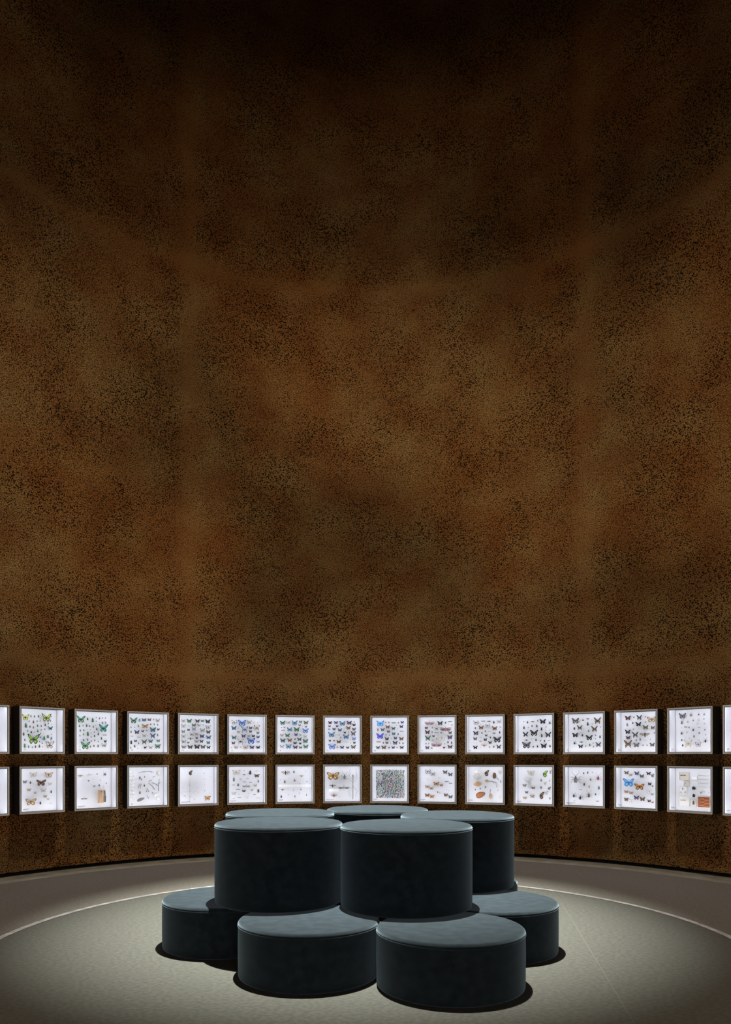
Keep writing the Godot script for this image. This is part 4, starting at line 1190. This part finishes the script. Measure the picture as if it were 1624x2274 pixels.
const LOWER_CONTENT := {
	11: [
		["m", "pale", -49, 191, 101], ["m", "tan", 154, 185, 112], ["m", "grey", -152, 100, 59], ["e", "black", -78, 89, 37], ["m", "brown", 49, 87, 133], ["m", "pale", 175, 66, 63],
		["m", "tan", -101, -2, 56], ["b", "whitebrown", -18, -43, 40], ["m", "pale", 84, -15, 82], ["e", "black", 196, -37, 42], ["m", "tan", 113, -94, 54], ["m", "pale", 154, -131, 42],
		["m", "tan", -86, -152, 145], ["e", "black", 51, -176, 48], ["d", "pale", 187, -188, 52], 
	],
	12: [
		["f", "tan", -160, 164, 73], ["d", "pale", -45, 175, 95], ["i", "grey", 78, 180, 25], ["h", "black", 183, 175, 70], ["f", "grey", -45, 94, 49], ["i", "black", -108, 95, 10],
		["i", "grey", 26, 111, 13], ["i", "grey", 126, 97, 17], ["e", "black", 206, 54, 21], ["f", "grey", 33, 19, 56], ["e", "black", 105, 27, 36], ["i", "grey", -129, 32, 10],
		["i", "grey", 170, 8, 11], ["d", "brown", -110, -146, 94], ["wood", "tan", 121, -124, 67, 174], ["bark", "grey", 175, -123, 35, 159], 
	],
	13: [
		["egg", "white", -193, 200, 33], ["egg", "white", -153, 199, 33], ["egg", "white", -193, 153, 33], ["egg", "white", -153, 153, 33], ["egg", "white", -193, 107, 33], ["egg", "white", -153, 106, 33],
		["egg", "white", -193, 60, 33], ["egg", "white", -153, 59, 33], ["egg", "white", -193, 13, 33], ["egg", "white", -153, 12, 33], ["egg", "white", -193, -33, 33], ["egg", "white", -153, -34, 33],
		["egg", "white", -193, -80, 33], ["egg", "white", -153, -81, 33], ["egg", "white", -193, -127, 33], ["egg", "white", -153, -128, 33], ["egg", "white", -193, -173, 33], ["egg", "white", -153, -174, 33],
		["twig", "grey", -31, 196, 121, 10], ["twig", "grey", 80, 200, 101, -8], ["shell", "pale", 203, 184, 57, 67], ["e", "brown", -69, 117, 48], ["e", "tan", -44, 94, 33], ["e", "grey", 2, 132, 33],
		["twig", "grey", 136, 130, 38, 35], ["twig", "grey", 86, 75, 45, 20], ["twig", "grey", 108, -8, 140, -48], ["twig", "black", 153, 24, 101, -25], ["twig", "black", 210, 7, 170, 86], ["twig", "grey", -80, 2, 66, 70],
		["twig", "grey", -53, 2, 66, 80], ["e", "black", -3, 8, 39], ["i", "brown", 30, -72, 22], ["i", "brown", 43, -44, 22], ["i", "brown", 58, -70, 22], ["e", "brown", -67, -91, 48],
		["e", "grey", 114, -98, 24], ["twig", "grey", 47, -154, 56, -60], ["shell", "white", 146, -136, 50, 49], ["shell", "white", 180, -120, 41, 40], ["shell", "white", 194, -191, 45, 44], ["leaf", "grey", -53, -187, 110, 44],
	],
	14: [
		["n", "brown", -71, 175, 52, 72], ["plant", "pale", -83, -76, 284, 363], ["i", "black", 129, 171, 16], ["i", "grey", 132, 85, 14], ["i", "grey", 132, -1, 11], ["i", "brown", 134, -86, 16],
		["i", "brown", 213, -126, 16], ["i", "grey", 219, 118, 11], ["twig", "grey", -163, -153, 47, -40], ["i", "brown", -126, -92, 18], ["i", "brown", -18, -210, 20], ["b", "orange", 175, -198, 88],
	],
	15: [
		["m", "pale", -141, 184, 125], ["i", "grey", -15, 204, 23], ["f", "grey", -19, 148, 58], ["e", "black", 73, 176, 75], ["d", "pale", 173, 199, 83], ["m", "brown", 173, 129, 85],
		["e", "grey", -174, 74, 74], ["m", "white", -77, 78, 58], ["d", "grey", 34, 85, 47], ["e", "grey", 199, 43, 52], ["d", "brown", -13, 37, 47], ["d", "black", 81, 28, 45],
		["d", "grey", -182, -8, 53], ["e", "black", -109, -6, 54], ["d", "grey", 10, -30, 131], ["m", "pale", 149, -20, 59], ["d", "brown", -112, -75, 65], ["m", "brown", -22, -101, 58],
		["f", "pale", 99, -87, 71], ["e", "black", 199, -103, 59], ["m", "pale", -174, -133, 70], ["i", "grey", -95, -146, 16], ["i", "grey", 46, -145, 14], ["d", "grey", 140, -156, 47],
		["d", "pale", -176, -214, 58], ["d", "grey", -89, -199, 51], ["b", "white", 20, -205, 59], ["d", "pale", 193, -209, 66], 
	],
	16: [
		["f", "brown", -131, 175, 133], ["e", "black", -1, 184, 43], ["i", "grey", 181, 193, 19], ["f", "tan", 115, 121, 67], ["i", "black", -202, 63, 14], ["i", "black", -72, 81, 12],
		["e", "olive", -143, 31, 57], ["h", "red", 10, 51, 74], ["f", "grey", 199, 34, 31], ["i", "black", 92, -1, 19], ["ledge", "white", 15, -30, 512, 45], ["f", "brown", -176, -88, 66],
		["e", "pale", -7, -99, 31], ["e", "brown", 109, -90, 31], ["i", "black", -87, -165, 17], ["i", "black", 82, -147, 19], ["e", "black", -194, -194, 50], ["e", "grey", 14, -194, 40],
		["e", "brown", 193, -174, 29], ["i", "pale", -87, -79, 17], 
	],
	17: [
		["m", "gold", -141, 122, 198], ["f", "black", -147, -31, 103], ["block", "white", -125, -100, 156, 48], ["f", "red", -126, -183, 108], ["h", "grey", 38, 98, 156], ["d", "grey", 26, -64, 190],
		["i", "black", -36, -210, 17], ["stick", "grey", 168, -10, 132, 480], 
	],
	18: [
		["mosaic", "mixed", 2, -7, 437, 430], 
	],
	19: [
		["b", "whiteblack", -157, 183, 86], ["b", "whiteblack", -82, 150, 72], ["b", "blackspot", 108, 179, 73], ["b", "greyblack", 189, 144, 71], ["i", "black", -166, 68, 17], ["i", "black", -138, 55, 14],
		["e", "pale", 7, 95, 21], ["e", "pale", 29, 89, 21], ["m", "orange", -25, 2, 93], ["m", "orange", 49, -21, 55], ["d", "black", 134, 34, 66], ["d", "black", 191, 10, 57],
		["m", "tan", -166, -47, 74], ["m", "tan", -100, -70, 67], ["i", "black", 129, -88, 14], ["i", "black", 161, -103, 12], ["e", "red", -7, -128, 31], ["e", "pale", 25, -142, 26],
		["b", "orangeblack", -168, -178, 72], ["m", "orange", -94, -197, 79], ["b", "brown", 120, -173, 64], ["b", "greyblack", 191, -198, 69], 
	],
	20: [
		["nest", "white", -148, 140, 130, 135], ["n", "brown", 2, 163, 66, 89], ["pod", "brown", 116, 131, 56, 93], ["leaf", "pale", 200, 184, 46, 70], ["pod", "tan", -136, 2, 124, 77], ["pod", "tan", 0, 51, 54, 44],
		["e", "grey", 208, 45, 42], ["e", "black", -21, -42, 33], ["e", "black", -174, -83, 28], ["i", "black", -99, -67, 23], ["leaf", "amber", -93, -160, 153, 101], ["shell", "pale", 163, -26, 39, 51],
		["e", "pale", 168, -89, 35], ["pod", "tan", 61, -182, 51, 72], ["shell", "pale", 195, -194, 30, 44], ["twig", "brown", 81, 35, 128, -12], ["twig", "brown", 54, -108, 70, 85], ["twig", "brown", 162, 85, 70, -55],
	],
	21: [
		["m", "pale", -78, 183, 109], ["cone", "white", -127, 68, 150, 69], ["twig", "grey", -110, -6, 92, 88], ["twig", "grey", -83, -6, 92, 88], ["m", "grey", -174, -7, 63], ["m", "brown", -45, -41, 57],
		["m", "grey", -145, -109, 56], ["m", "tan", -60, -165, 74], ["m", "tan", -172, -193, 63], ["n", "green", 131, 159, 66, 93], ["e", "red", 69, 71, 41], ["e", "brown", 69, -37, 43],
		["n", "pale", 134, 21, 36, 41], ["n", "brown", 80, -158, 64, 104], ["n", "grey", 190, -46, 45, 45], ["n", "pale", 150, -114, 52, 56], ["n", "tan", 207, 191, 31, 56], ["e", "olive", 196, -190, 41],
		["e", "pale", 190, 67, 38], 
	],
	22: [
		["h", "grey", -157, 91, 210], ["i", "grey", -160, 196, 11], ["e", "black", -56, 183, 33], ["e", "black", 3, 190, 37], ["h", "grey", 68, 191, 33], ["h", "red", 159, 116, 119],
		["h", "brown", 47, 94, 68], ["e", "black", -47, 24, 50], ["e", "tan", 25, -8, 50], ["e", "green", 164, -19, 59], ["d", "black", -97, -49, 43], ["h", "black", -191, -142, 100],
		["h", "blackspot", -97, -167, 121], ["h", "brown", 27, -130, 131], ["e", "black", 115, -111, 35], ["i", "black", 162, -106, 13], ["d", "black", -191, -214, 29], ["d", "black", 143, -208, 50],
	],
	23: [
		["b", "brown", -192, 198, 63], ["m", "tan", -138, 172, 54], ["b", "indigo", -47, 191, 69], ["b", "greyblack", 23, 156, 64], ["b", "redblack", 114, 192, 63], ["n", "grey", 168, 161, 37, 48],
		["b", "cyan", -151, 63, 154], ["m", "orange", -1, 14, 141], ["b", "black", 129, 52, 52], ["b", "black", 165, 24, 25], ["m", "orange", -195, -62, 61], ["m", "tan", -124, -77, 65],
		["m", "white", 123, -51, 73], ["b", "palegreen", 163, -84, 42], ["b", "brown", -195, -169, 63], ["b", "white", -124, -195, 76], ["b", "violetorange", -49, -139, 77], ["b", "brown", 33, -155, 76],
		["b", "redblack", 121, -176, 50], ["b", "orange", 165, -193, 35], 
	],
	24: [
		["sheet", "white", 102, 128, 150, 186], ["tray", "pale", -151, 167, 130, 100], ["tray", "pale", -119, 73, 75, 60], ["block", "white", -14, 143, 69, 40], ["tray", "white", -169, -17, 109, 96], ["tray", "white", -156, -159, 144, 130],
		["tray", "white", -29, -174, 78, 91], ["slab", "amber", 105, -158, 146, 129], ["stone", "black", -24, 14, 53, 46], ["stone", "black", -26, -81, 39, 48], ["i", "black", -74, -10, 12], ["d", "brown", -157, 177, 87],
		["i", "black", -131, 75, 14], ["e", "red", -171, 3, 26], ["i", "brown", -196, -43, 22], ["i", "olive", -141, -41, 24], ["d", "tan", -155, -143, 90], ["e", "brown", -23, -172, 63],
		["d", "pale", 95, -24, 90], ["i", "red", 167, -38, 14], ["stone", "black", 67, -42, 24, 12], 
	],
}
